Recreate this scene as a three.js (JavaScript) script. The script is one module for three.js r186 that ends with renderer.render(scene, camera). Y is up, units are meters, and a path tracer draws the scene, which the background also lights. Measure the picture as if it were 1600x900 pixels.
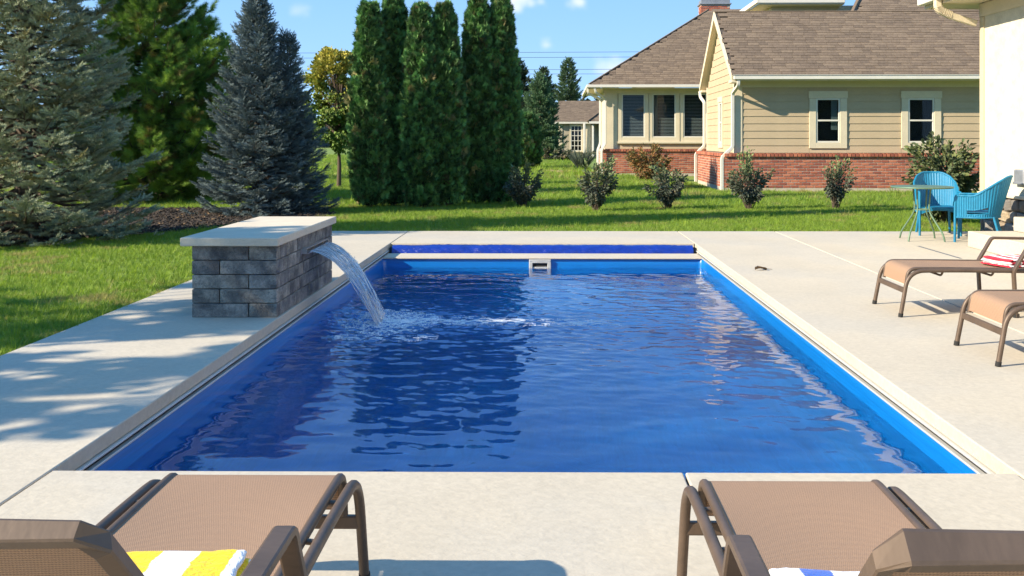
import * as THREE from 'three';
import { mergeGeometries } from 'three/addons/utils/BufferGeometryUtils.js';
import { RoundedBoxGeometry } from 'three/addons/geometries/RoundedBoxGeometry.js';
import { ImprovedNoise } from 'three/addons/math/ImprovedNoise.js';

// ---------------------------------------------------------------- camera, sky, sun, exposure
const EYE = 1.4, F = 1550;
const scene = new THREE.Scene();
const camera = new THREE.PerspectiveCamera(2 * Math.atan(450 / F) * 180 / Math.PI, 16 / 9, 0.05, 4000);
camera.position.set(0, EYE, 0);
camera.rotation.y = 0.00968;
camera.setViewOffset(1600, 900, -40, 234, 1600, 900);

const renderer = new THREE.WebGLRenderer({ antialias: true });
renderer.setSize(1024, 576);
renderer.toneMapping = THREE.LinearToneMapping;
renderer.toneMappingExposure = 2.05;
renderer.shadowMap.enabled = true;

const SUN_AZ = 22 * Math.PI / 180, SUN_EL = 28.5 * Math.PI / 180;   // from the left, a little behind the camera
const sunDir = new THREE.Vector3(-Math.cos(SUN_AZ) * Math.cos(SUN_EL), Math.sin(SUN_EL), Math.sin(SUN_AZ) * Math.cos(SUN_EL));
const sun = new THREE.DirectionalLight(new THREE.Color().setRGB(1, 0.88, 0.68), 5.0);
sun.position.copy(sunDir).multiplyScalar(80).add(new THREE.Vector3(0, 0, -15));
sun.target.position.set(0, 0, -15);
sun.castShadow = true;
sun.shadow.mapSize.set(4096, 4096);
Object.assign(sun.shadow.camera, { left: -35, right: 35, top: 35, bottom: -35, near: 1, far: 200 });
scene.add(sun, sun.target);

function mulberry(seed) {
  return () => { seed |= 0; seed = seed + 0x6D2B79F5 | 0; let t = Math.imul(seed ^ seed >>> 15, 1 | seed); t = t + Math.imul(t ^ t >>> 7, 61 | t) ^ t; return ((t ^ t >>> 14) >>> 0) / 4294967296; };
}
const perlin = new ImprovedNoise();
const N3 = (x, y, z) => perlin.noise(x + 31.7, y + 17.3, z + 5.1);
const clamp = (x, a = 0, b = 1) => Math.min(b, Math.max(a, x));
const lerp = (a, b, t) => a + (b - a) * t;
const smooth = (a, b, x) => { const t = clamp((x - a) / (b - a)); return t * t * (3 - 2 * t); };

function makeSky() {
  const W = 2048, H = 1024, data = new Float32Array(W * H * 4), r = mulberry(7);
  const clouds = [[-0.032, 0.138, 0.026, 0.010, 1], [0.032, 0.136, 0.010, 0.006, 0.8], [-0.002, 0.094, 0.006, 0.005, 0.6], [0.066, 0.070, 0.020, 0.011, 0.6], [0.020, 0.062, 0.012, 0.004, 0.35], [-0.245, 0.125, 0.012, 0.006, 0.3]];
  for (let i = 0; i < 70; i++) clouds.push([r() * 6.28, 0.07 + r() * 0.3, 0.02 + r() * 0.05, 0.006 + r() * 0.012, 0.4 + r() * 0.6]);
  for (let i = 6; i < clouds.length; i++) { const a = Math.atan2(Math.sin(clouds[i][0]), Math.cos(clouds[i][0])); if (Math.abs(a) < 0.6) clouds[i][0] += 1.3; }
  for (let y = 0; y < H; y++) {
    const el = ((y + 0.5) / H - 0.5) * Math.PI, e = Math.max(el, 0);
    const k = 1 - Math.exp(-e * 5.5), k2 = smooth(0.2, 1.4, e);
    const base = [0.80 * lerp(lerp(0.36, 0.095, k), 0.08, k2), 0.80 * lerp(lerp(0.57, 0.29, k), 0.26, k2), 0.80 * lerp(lerp(0.80, 0.65, k), 0.56, k2)];
    for (let x = 0; x < W; x++) {
      const i = (y * W + x) * 4, az = ((x + 0.5) / W - 0.25) * 2 * Math.PI;
      let c = 0;
      if (el > 0.02 && el < 0.5) for (const [ca, ce, wa, we, s] of clouds) {
        const da = Math.atan2(Math.sin(az - ca), Math.cos(az - ca)) / wa, de = (el - ce) / we;
        if (Math.abs(da) < 2.2 && Math.abs(de) < 2.2) c = Math.max(c, s * clamp(1.15 - Math.sqrt(da * da + de * de) + 0.75 * N3(az * 90, el * 140, 2) + 0.4 * N3(az * 210, el * 260, 5)));
      }
      const white = [0.60, 0.60, 0.63];
      for (let j = 0; j < 3; j++) data[i + j] = el < 0 ? [0.16, 0.2, 0.13][j] : lerp(base[j], white[j], clamp(c * 0.85));
      data[i + 3] = 1;
    }
  }
  const t = new THREE.DataTexture(data, W, H, THREE.RGBAFormat, THREE.FloatType);
  t.mapping = THREE.EquirectangularReflectionMapping; t.magFilter = t.minFilter = THREE.LinearFilter; t.needsUpdate = true;
  return t;
}
scene.background = scene.environment = makeSky();

// ---------------------------------------------------------------- textures
function field(size, cells, octaves, seed, gain = 0.5) {        // tileable value noise, 0..1
  const out = new Float32Array(size * size); let amp = 1, total = 0;
  for (let o = 0; o < octaves; o++) {
    const n = Math.min(size, cells << o), r = mulberry(seed * 131 + o), g = Float32Array.from({ length: n * n }, r);
    for (let y = 0; y < size; y++) {
      const fy = y / size * n, y0 = Math.floor(fy), ty = fy - y0, sy = ty * ty * (3 - 2 * ty), r0 = (y0 % n) * n, r1 = ((y0 + 1) % n) * n;
      for (let x = 0; x < size; x++) {
        const fx = x / size * n, x0 = Math.floor(fx), tx = fx - x0, sx = tx * tx * (3 - 2 * tx), a = x0 % n, b = (x0 + 1) % n;
        out[y * size + x] += amp * lerp(lerp(g[r0 + a], g[r0 + b], sx), lerp(g[r1 + a], g[r1 + b], sx), sy);
      }
    }
    total += amp; amp *= gain;
  }
  for (let i = 0; i < out.length; i++) out[i] /= total;
  return out;
}
const toS = (v) => Math.round(255 * clamp(v <= 0.0031308 ? v * 12.92 : 1.055 * Math.pow(v, 1 / 2.4) - 0.055));
function colourTex(size, metres, fn) {                          // fn(i, x, y) -> linear rgb
  const d = new Uint8Array(size * size * 4);
  for (let y = 0; y < size; y++) for (let x = 0; x < size; x++) { const i = y * size + x, c = fn(i, x, y); d[i * 4] = toS(c[0]); d[i * 4 + 1] = toS(c[1]); d[i * 4 + 2] = toS(c[2]); d[i * 4 + 3] = 255; }
  const t = new THREE.DataTexture(d, size, size); t.colorSpace = THREE.SRGBColorSpace;
  return finish(t, metres);
}
function greyTex(size, metres, fn) {
  const d = new Uint8Array(size * size * 4);
  for (let y = 0; y < size; y++) for (let x = 0; x < size; x++) { const i = y * size + x, c = Math.round(255 * clamp(fn(i, x, y))); d[i * 4] = d[i * 4 + 1] = d[i * 4 + 2] = c; d[i * 4 + 3] = 255; }
  return finish(new THREE.DataTexture(d, size, size), metres);
}
function finish(t, metres) {
  t.wrapS = t.wrapT = THREE.RepeatWrapping; t.magFilter = THREE.LinearFilter; t.minFilter = THREE.LinearMipmapLinearFilter; t.generateMipmaps = true; t.anisotropy = 8;
  const m = Array.isArray(metres) ? metres : [metres, metres]; t.repeat.set(1 / m[0], 1 / m[1]); t.needsUpdate = true; return t;
}
const mul = (c, k) => [c[0] * k, c[1] * k, c[2] * k];
const mix3 = (a, b, t) => [lerp(a[0], b[0], t), lerp(a[1], b[1], t), lerp(a[2], b[2], t)];
const S1 = 1024, S5 = 512;
const fA = field(S1, 4, 6, 1), fB = field(S1, 128, 3, 2, 0.7), fC = field(S1, 12, 4, 3), h5 = field(S5, 8, 6, 4, 0.6), h6 = field(S5, 64, 3, 5, 0.7), h7 = field(S5, 3, 5, 6);
const stretched = (() => { const o = new Float32Array(S5 * S5), a = field(S5, 128, 2, 9, 0.7); for (let y = 0; y < S5; y++) for (let x = 0; x < S5; x++) { let s = 0; for (let k = 0; k < 24; k++) s += a[y * S5 + (x + k) % S5]; o[y * S5 + x] = s / 24; } return o; })();
const T = {
  concrete: colourTex(S1, 3, (i) => {
    const k = 0.93 + 0.12 * (fA[i] - 0.5) + 0.20 * (fB[i] - 0.5) - (fB[(i * 7 + 311) % fB.length] > 0.76 ? 0.10 : 0) + 0.05 * (fC[i] - 0.5);
    return mul(mix3([0.535, 0.468, 0.365], [0.505, 0.452, 0.368], smooth(0.35, 0.65, fA[(i + 4096 * 31) % fA.length])), k);
  }),
  concreteBump: greyTex(S1, 3, (i) => 0.6 * fB[i] + 0.4 * fC[i]),
  block: colourTex(S5, 0.62, (i) => {
    const k = smooth(0.3, 0.72, 0.55 * h7[i] + 0.45 * h5[i]), s = 0.72 + 0.8 * (h6[i] - 0.25);
    return mul(mix3([0.10, 0.097, 0.095], [0.38, 0.355, 0.31], k), s);
  }),
  blockBump: greyTex(S5, 0.62, (i) => 0.55 * h6[i] + 0.45 * h5[i]),
  lime: colourTex(S5, 0.9, (i) => mul([0.66, 0.56, 0.42], 0.82 + 0.22 * stretched[i] + 0.25 * (h7[i] - 0.5) + 0.14 * (h6[i] - 0.5))),
  grain: colourTex(S5, 0.7, (i) => { const v = 0.78 + 0.35 * (h5[i] - 0.35) + 0.22 * (h6[i] - 0.5); return [v, v, v]; }),
  grainBump: greyTex(S5, 0.7, (i) => 0.5 * h5[i] + 0.5 * h6[i]),
  streak: colourTex(S5, 0.8, (i) => { const v = 0.80 + 0.30 * (stretched[i] - 0.4) + 0.16 * (h7[i] - 0.5); return [v, v, v * 0.98]; }),
  streakBump: greyTex(S5, 0.8, (i) => stretched[i]),
  granule: colourTex(S5, 1.4, (i) => { const v = 0.74 + 0.75 * (h6[i] - 0.42) + 0.3 * (h7[i] - 0.5); return [v, v * 0.98, v * 0.95]; }),
  soil: colourTex(S1, 4, (i) => mul(mix3([0.13, 0.195, 0.022], [0.17, 0.225, 0.03], smooth(0.3, 0.7, fA[i])), 0.7 + 0.6 * fB[i])),
  mulch: colourTex(S5, 1.2, (i) => mul([0.034, 0.025, 0.018], 0.45 + 1.1 * h6[i] + 0.4 * (h5[i] - 0.5))),
};
// woven sling: ribs across, with a fine break along them
T.sling = colourTex(256, 0.12, (i, x, y) => { const w = 0.5 + 0.5 * Math.cos(y / 256 * 2 * Math.PI * 16), q = 0.5 + 0.5 * Math.cos((x / 256 * 24 + (Math.floor(y / 16) % 2) * 0.5) * 2 * Math.PI), n = h6[(y * 2) * S5 + x * 2]; return mul([0.41, 0.255, 0.16], 0.45 + 0.40 * w + 0.26 * q + 0.3 * (n - 0.5)); });
T.slingBump = greyTex(256, 0.12, (i, x, y) => (0.5 + 0.5 * Math.cos(y / 256 * 2 * Math.PI * 16)) * (0.65 + 0.35 * Math.cos((x / 256 * 24 + (Math.floor(y / 16) % 2) * 0.5) * 2 * Math.PI)));
function stripes(a, b, size, seed) {                            // printed terry stripes along u
  const w = field(512, 16, 3, seed);
  return colourTex(512, size, (i, x, y) => { const s = Math.sin((x / 512 * 2 + 0.10 * (w[i] - 0.5)) * 2 * Math.PI), k = smooth(-0.1, 0.1, s), n = 0.84 + 0.32 * h6[i]; return mul(mix3(a, b, k), n); });
}

// ---------------------------------------------------------------- materials
function mat(color, roughness, map, bump, bumpScale, extra = {}) {
  const { physical, ...rest } = extra;
  const m = new (physical ? THREE.MeshPhysicalMaterial : THREE.MeshStandardMaterial)({ roughness, ...rest });
  m.color.setRGB(...color);
  if (map) m.map = map;
  if (bump) { m.bumpMap = bump; m.bumpScale = bumpScale; }
  return m;
}
const M = {
  concrete: mat([1, 1, 1], 0.9, T.concrete, T.concreteBump, 0.002),
  dark: mat([0.02, 0.02, 0.02], 0.95),
  lawn: mat([1, 1, 1], 1, T.soil),
  mulch: mat([1, 1, 1], 1, T.mulch, T.blockBump, 0.01),
  block: [[1, 1, 1], [0.78, 0.78, 0.8], [1.2, 1.17, 1.1], [0.95, 0.93, 0.88]].map((c) => mat(c, 0.92, T.block, T.blockBump, 0.012)),
  lime: mat([1, 1, 1], 0.85, T.lime, T.streakBump, 0.003),
  alu: mat([0.72, 0.71, 0.68], 0.45, T.streak, null, 0, { metalness: 0.35 }),
  steel: mat([0.62, 0.62, 0.63], 0.3, null, null, 0, { metalness: 0.9 }),
  shell: mat([0.001, 0.172, 0.56], 0.35, T.grain, null, 0, { physical: true, clearcoat: 0.4, clearcoatRoughness: 0.15 }),
  cover: mat([0.006, 0.028, 0.30], 0.25, T.grain, T.grainBump, 0.006, { physical: true, clearcoat: 0.5, clearcoatRoughness: 0.25 }),
  plastic: mat([0.52, 0.52, 0.50], 0.4, T.grain),
  brown: mat([0.135, 0.092, 0.064], 0.5, T.grain, T.grainBump, 0.0006, { metalness: 0.25 }),
  sling: mat([1, 1, 1], 0.85, T.sling, T.slingBump, 0.0012),
  teal: mat([0.002, 0.19, 0.36], 0.55, T.grain, T.grainBump, 0.002),
  green: mat([0.13, 0.22, 0.14], 0.45, T.grain, null, 0, { metalness: 0.2 }),
  siding: mat([0.54, 0.42, 0.275], 0.8, T.streak, T.streakBump, 0.003),
  trim: mat([0.74, 0.64, 0.47], 0.7, T.streak, null, 0),
  white: mat([0.78, 0.74, 0.66], 0.6, T.streak),
  brick: [[0.42, 0.125, 0.07], [0.48, 0.15, 0.08], [0.34, 0.10, 0.06], [0.52, 0.18, 0.10], [0.30, 0.085, 0.055]].map((c) => mat(c, 0.9, T.grain, T.grainBump, 0.006)),
  mortar: mat([0.55, 0.46, 0.37], 0.95, T.grain, T.grainBump, 0.004),
  shingle: [[0.195, 0.142, 0.098], [0.215, 0.157, 0.107], [0.177, 0.129, 0.090], [0.232, 0.171, 0.117]].map((c) => mat(c, 0.95, T.granule, T.grainBump, 0.004)),
  under: mat([0.10, 0.08, 0.065], 0.95, T.granule),
  stucco: mat([0.68, 0.63, 0.50], 0.9, T.grain, T.grainBump, 0.004),
  pane: mat([0.75, 0.8, 0.82], 0.02, null, null, 0, { physical: true, transmission: 1, thickness: 0, ior: 1.28 }),
  room: mat([0.010, 0.010, 0.011], 0.9),
  blind: mat([0.45, 0.45, 0.41], 0.7),
  bark: mat([0.11, 0.08, 0.058], 0.95, T.streak, T.streakBump, 0.02),
  galv: mat([0.35, 0.36, 0.38], 0.5, T.grain, null, 0, { metalness: 0.5 }),
};
function leafMat(color, transmission = 0.35, roughness = 0.75) {
  const m = new THREE.MeshPhysicalMaterial({ roughness, transmission, thickness: 0, side: THREE.DoubleSide, specularIntensity: 0.6 });
  m.color.setRGB(...color); return m;
}

// ---------------------------------------------------------------- building helpers
const V = (x, y, z) => new THREE.Vector3(x, y, z);
const used = {};
function numbered(name) { const n = used[name] = (used[name] ?? -1) + 1; return n ? `${name}_${String(n).padStart(3, '0')}` : name; }
function tag(o, label, category, group, kind) { o.userData.label = label; o.userData.category = category; if (group) o.userData.group = group; if (kind) o.userData.kind = kind; return o; }
function thing(name, label, category, pos = [0, 0, 0], turn = 0, group) {
  const o = new THREE.Group(); o.name = numbered(name); o.position.set(...pos); o.rotation.y = turn; scene.add(o); return tag(o, label, category, group);
}
function prep(g) {
  if (g.index) g = g.toNonIndexed();
  for (const k of Object.keys(g.attributes)) if (!['position', 'normal', 'uv'].includes(k)) g.deleteAttribute(k);
  if (!g.attributes.normal) g.computeVertexNormals();
  return g;
}
function uvBox(g, ox = 0, oy = 0) {                             // uv in metres, each face from its own side
  g = prep(g); const p = g.attributes.position, n = g.attributes.normal, uv = new Float32Array(p.count * 2), a = V(), b = V(), c = V(), f = V();
  for (let i = 0; i < p.count; i += 3) {
    a.fromBufferAttribute(p, i); b.fromBufferAttribute(p, i + 1); c.fromBufferAttribute(p, i + 2);
    f.copy(b).sub(a).cross(c.clone().sub(a)); const x = Math.abs(f.x), y = Math.abs(f.y), z = Math.abs(f.z);
    for (let k = 0; k < 3; k++) { const q = [a, b, c][k], j = (i + k) * 2; if (y >= x && y >= z) { uv[j] = q.x; uv[j + 1] = q.z; } else if (x > z) { uv[j] = q.z; uv[j + 1] = q.y; } else { uv[j] = q.x; uv[j + 1] = q.y; } uv[j] += ox; uv[j + 1] += oy; }
  }
  g.setAttribute('uv', new THREE.BufferAttribute(uv, 2)); return g;
}
function merged(list) {
  list = list.map(prep);
  if (!list.every((g) => g.attributes.uv)) list.forEach((g) => { if (!g.attributes.uv) g.setAttribute('uv', new THREE.BufferAttribute(new Float32Array(g.attributes.position.count * 2), 2)); });
  return list.length === 1 ? list[0] : mergeGeometries(list);
}
function obj(name, geos, material, parent, kind) {
  const m = new THREE.Mesh(Array.isArray(geos) ? merged(geos) : geos, material);
  m.name = parent ? name : numbered(name); (parent ?? scene).add(m); if (kind) m.userData.kind = kind; return m;
}
// a box between x0..x1, y0..y1 and depths d0..d1 (depth = -z)
function bx(x0, x1, y0, y1, d0, d1, r = 0, uvo = 0) {
  const w = x1 - x0, h = y1 - y0, d = d1 - d0;
  const g = r ? new RoundedBoxGeometry(w, h, d, 2, Math.min(r, w / 2.01, h / 2.01, d / 2.01)) : new THREE.BoxGeometry(w, h, d);
  g.translate((x0 + x1) / 2, (y0 + y1) / 2, -(d0 + d1) / 2); return uvBox(g, uvo, uvo * 0.7);
}
// fillet the corners of a polyline
function bend(pts, r, n = 6) {
  const out = [pts[0].clone()];
  for (let i = 1; i < pts.length - 1; i++) {
    const p = pts[i], a = pts[i - 1].clone().sub(p), b = pts[i + 1].clone().sub(p), q = Math.min(r, a.length() * 0.48, b.length() * 0.48);
    const s = p.clone().addScaledVector(a.normalize(), q), e = p.clone().addScaledVector(b.normalize(), q);
    for (let k = 0; k <= n; k++) { const t = k / n; out.push(s.clone().multiplyScalar((1 - t) ** 2).addScaledVector(p, 2 * t * (1 - t)).addScaledVector(e, t * t)); }
  }
  out.push(pts[pts.length - 1].clone()); return out;
}
// sweep a round (or rounded square) section along points; r may be a function of t
const BAR = [[1, -0.78], [1, 0.78], [0.78, 1], [-0.78, 1], [-1, 0.78], [-1, -0.78], [-0.78, -1], [0.78, -1]];   // chamfered square section
function pipe(pts, r, sides = 8, { sx = 1, sy = 1, square = false, up = V(0, 1, 0) } = {}) {
  const P = [], Nn = [], U = [], idx = [], n = pts.length, R = typeof r === 'function' ? r : () => r;
  if (square) sides = 8;
  let len = 0, prevX = null;
  for (let i = 0; i < n; i++) {
    const a = pts[Math.max(0, i - 1)], b = pts[Math.min(n - 1, i + 1)], t = b.clone().sub(a).normalize();
    let x = prevX ? prevX.clone() : (Math.abs(t.dot(up)) > 0.95 ? V(1, 0, 0) : up.clone().cross(t));
    x.addScaledVector(t, -x.dot(t)).normalize(); prevX = x; const y = t.clone().cross(x);
    if (i) len += pts[i].distanceTo(pts[i - 1]);
    // at a mitre the section is stretched so that the bar keeps its width
    const before = i ? pts[i].clone().sub(pts[i - 1]).normalize() : t, k0 = 1 / Math.max(0.6, Math.abs(before.dot(t)));
    for (let k = 0; k <= sides; k++) {
      const an = k / sides * Math.PI * 2, [c, s] = square ? BAR[k % 8] : [Math.cos(an), Math.sin(an)];
      const rr = R(i / (n - 1)), d = x.clone().multiplyScalar(c * sx).addScaledVector(y, s * sy * (square ? k0 : 1));
      P.push(pts[i].x + d.x * rr, pts[i].y + d.y * rr, pts[i].z + d.z * rr); const nn = d.normalize(); Nn.push(nn.x, nn.y, nn.z); U.push(k / sides * 6.28 * rr, len);
    }
  }
  const w = sides + 1;
  for (let i = 0; i < n - 1; i++) for (let k = 0; k < sides; k++) { const a = i * w + k, b = (i + 1) * w + k; idx.push(a, a + 1, b, b, a + 1, b + 1); }
  for (const [i, s] of [[0, -1], [n - 1, 1]]) {
    const q = pts[i], t = s < 0 ? pts[0].clone().sub(pts[1]).normalize() : pts[n - 1].clone().sub(pts[n - 2]).normalize(), c = P.length / 3;
    P.push(q.x, q.y, q.z); Nn.push(t.x, t.y, t.z); U.push(0, 0);
    for (let k = 0; k <= sides; k++) { const j = (i * w + k) * 3; P.push(P[j], P[j + 1], P[j + 2]); Nn.push(t.x, t.y, t.z); U.push(0.01, 0.01); }
    for (let k = 0; k < sides; k++) s < 0 ? idx.push(c, c + 2 + k, c + 1 + k) : idx.push(c, c + 1 + k, c + 2 + k);
  }
  let g = new THREE.BufferGeometry();
  g.setAttribute('position', new THREE.Float32BufferAttribute(P, 3)); g.setAttribute('normal', new THREE.Float32BufferAttribute(Nn, 3)); g.setAttribute('uv', new THREE.Float32BufferAttribute(U, 2)); g.setIndex(idx);
  if (square) { g = g.toNonIndexed(); g.computeVertexNormals(); }
  return g;
}
// a surface from a function of (u, v) in 0..1
function surface(nu, nv, fn, uvs = [1, 1], skip, flip) {
  const P = [], U = [], idx = [], o = V();
  for (let j = 0; j <= nv; j++) for (let i = 0; i <= nu; i++) { fn(i / nu, j / nv, o); P.push(o.x, o.y, o.z); U.push(i / nu * uvs[0], j / nv * uvs[1]); }
  for (let j = 0; j < nv; j++) for (let i = 0; i < nu; i++) { if (skip && skip((i + 0.5) / nu, (j + 0.5) / nv)) continue; const a = j * (nu + 1) + i, b = a + nu + 1; flip ? idx.push(a, b, a + 1, a + 1, b, b + 1) : idx.push(a, a + 1, b, a + 1, b + 1, b); }
  const g = new THREE.BufferGeometry();
  g.setAttribute('position', new THREE.Float32BufferAttribute(P, 3)); g.setAttribute('uv', new THREE.Float32BufferAttribute(U, 2)); g.setIndex(idx); g.computeVertexNormals(); return g;
}
function flat(points, y) {                                      // a level polygon of [x, depth] points
  const s = new THREE.Shape(points.map(([x, d]) => new THREE.Vector2(x, d))), g = new THREE.ShapeGeometry(s);
  g.rotateX(-Math.PI / 2); g.translate(0, y, 0); return uvBox(g);
}
const inside = (poly, x, y) => { let c = false; for (let i = 0, j = poly.length - 1; i < poly.length; j = i++) { const [a, b] = poly[i], [p, q] = poly[j]; if (b > y !== q > y && x < (p - a) * (y - b) / (q - b) + a) c = !c; } return c; };
function instanced(name, geo, material, list, parent, kind = 'stuff') {   // list of [Matrix4, Color or null]
  const m = new THREE.InstancedMesh(geo, material, list.length); m.name = parent ? name : numbered(name);
  list.forEach(([t, c], i) => { m.setMatrixAt(i, t); if (c) m.setColorAt(i, c); });
  m.userData.kind = kind; (parent ?? scene).add(m); return m;
}
const col = (r, g, b) => new THREE.Color().setRGB(r, g, b);
// separate pieces (bricks, shingles): the first 300 are meshes, the rest one instanced part
function pieces(name, stuffName, geos, mats, list, parent, limit = 300) {  // list of [matrix, geo index, mat index]
  list.slice(0, limit).forEach(([m, g, k]) => { const o = new THREE.Mesh(geos[g], mats[k]); o.name = name; o.matrixAutoUpdate = true; m.decompose(o.position, o.quaternion, o.scale); parent.add(o); });
  const rest = list.slice(limit);
  for (let g = 0; g < geos.length; g++) for (let k = 0; k < mats.length; k++) { const r = rest.filter((e) => e[1] === g && e[2] === k); if (r.length) instanced(stuffName, geos[g], mats[k], r.map((e) => [e[0], null]), parent); }
}

// ---------------------------------------------------------------- the ground
const PX0 = -2.09, PX1 = 1.964, D0 = 4.17, D1 = 12.55, SLOT0 = 12.98, SLOT1 = 13.23, DECK = 14.97, WATER = -0.235;
const BED = [[-16, 11], [-9, 12.1], [-7.06, 12.8], [-6.5, 13.9], [-5.57, 15.2], [-4.75, 16.5], [-4.05, 17.5], [-3.95, 18.6], [-4.4, 19.3], [-5.5, 19.8], [-8, 20.1], [-16, 20.5]];
{
  const s = new THREE.Shape([[-500, -300], [500, -300], [500, 900], [-500, 900]].map(([x, d]) => new THREE.Vector2(x, d)));
  s.holes.push(new THREE.Path([[PX0 - 0.12, D0 - 0.12], [PX0 - 0.12, SLOT1 + 0.12], [PX1 + 0.12, SLOT1 + 0.12], [PX1 + 0.12, D0 - 0.12]].map(([x, d]) => new THREE.Vector2(x, d))));
  const g = new THREE.ShapeGeometry(s); g.rotateX(-Math.PI / 2); g.translate(0, -0.03, 0);
  tag(obj('lawn', uvBox(g), M.lawn), 'sunlit green lawn reaching back past the houses and trees', 'lawn', null, 'structure');
  tag(obj('mulch_bed', flat(BED, -0.012), M.mulch), 'dark mulch bed under the spruces and the pine', 'mulch bed', null, 'structure');
}

// ---------------------------------------------------------------- the deck
{
  const deck = thing('patio_deck', 'pale broom finished concrete deck around the pool, cut by joints', 'deck'); deck.userData.kind = 'structure';
  const G = 0.005, XS = [-3.53, PX0, 0.574, PX1, 3.42, 6.5];
  const slab = (x0, x1, d0, d1, o) => obj('slab', bx(x0 + G, x1 - G, -0.075, 0, d0 + G, d1 - G, 0.008, o), M.concrete, deck);
  slab(XS[0], XS[1], -3, DECK, 1.1);
  slab(XS[1], XS[2], -3, D0, 2.2); slab(XS[2], XS[3], -3, D0, 0.9);
  slab(XS[1], XS[3], SLOT1, DECK, 1.7);
  slab(XS[3], XS[4], -3, DECK, 0.5); slab(XS[4], XS[5], -3, DECK, 2.6);
  obj('cover_lid', bx(PX0 + 0.004, PX1 - 0.004, -0.1265, -0.107, D1 - 0.03, SLOT0, 0.006, 0.4), M.concrete, deck);
  const dirt = obj('joint_filler', [bx(PX0 - 0.03, PX0 + 0.03, -0.07, -0.012, -3, D0 - 0.01), bx(0.56, 0.59, -0.07, -0.012, -3, D0 - 0.06), bx(PX1 - 0.01, PX1 + 0.03, -0.07, -0.012, -3, D0 - 0.1), bx(3.4, 3.44, -0.07, -0.012, -3, DECK)], M.dark, deck);
  // the pit the cover rolls into
  obj('cover_pit', [bx(PX0 - 0.1, PX0, -0.7, -0.08, SLOT0, SLOT1), bx(PX1, PX1 + 0.1, -0.7, -0.08, SLOT0, SLOT1), bx(PX0, PX1, -0.7, -0.08, SLOT1 + 0.003, SLOT1 + 0.1), bx(PX0, PX1, -0.7, -0.128, SLOT0 - 0.1, SLOT0 - 0.004), bx(PX0, PX1, -0.75, -0.7, SLOT0 - 0.1, SLOT1 + 0.1)], M.concrete, deck);
  for (const [x, s] of [[PX0, 1], [PX1, -1]]) {
    const t = thing('cover_track', s > 0 ? 'grooved pale metal cover track under the left pool edge' : 'grooved pale metal cover track under the right pool edge', 'cover track', [0, 0, 0], 0, null);
    const q = (a, b) => [Math.min(x + s * a, x + s * b), Math.max(x + s * a, x + s * b)];
    const r = (a, b, y0, y1) => bx(...q(a, b), y0, y1, D0 - 0.05, SLOT1 - 0.004, 0.003);
    obj('rail', [r(-0.02, 0.012, -0.088, -0.077), r(-0.02, 0.016, -0.122, -0.110)], M.alu, t);
    obj('groove', r(-0.03, -0.008, -0.111, -0.087), M.dark, t);
  }
  const seam = thing('deck_drain', 'dark narrow drain strip in the deck beside the stoop', 'drain');
  obj('slot', bx(4.80, 4.818, 0.0008, 0.0035, 11.6, 12.9), M.dark, seam);
  obj('edge', [bx(4.793, 4.80, 0.0008, 0.0045, 11.58, 12.92), bx(4.818, 4.825, 0.0008, 0.0045, 11.58, 12.92)], M.galv, seam);
}

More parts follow.
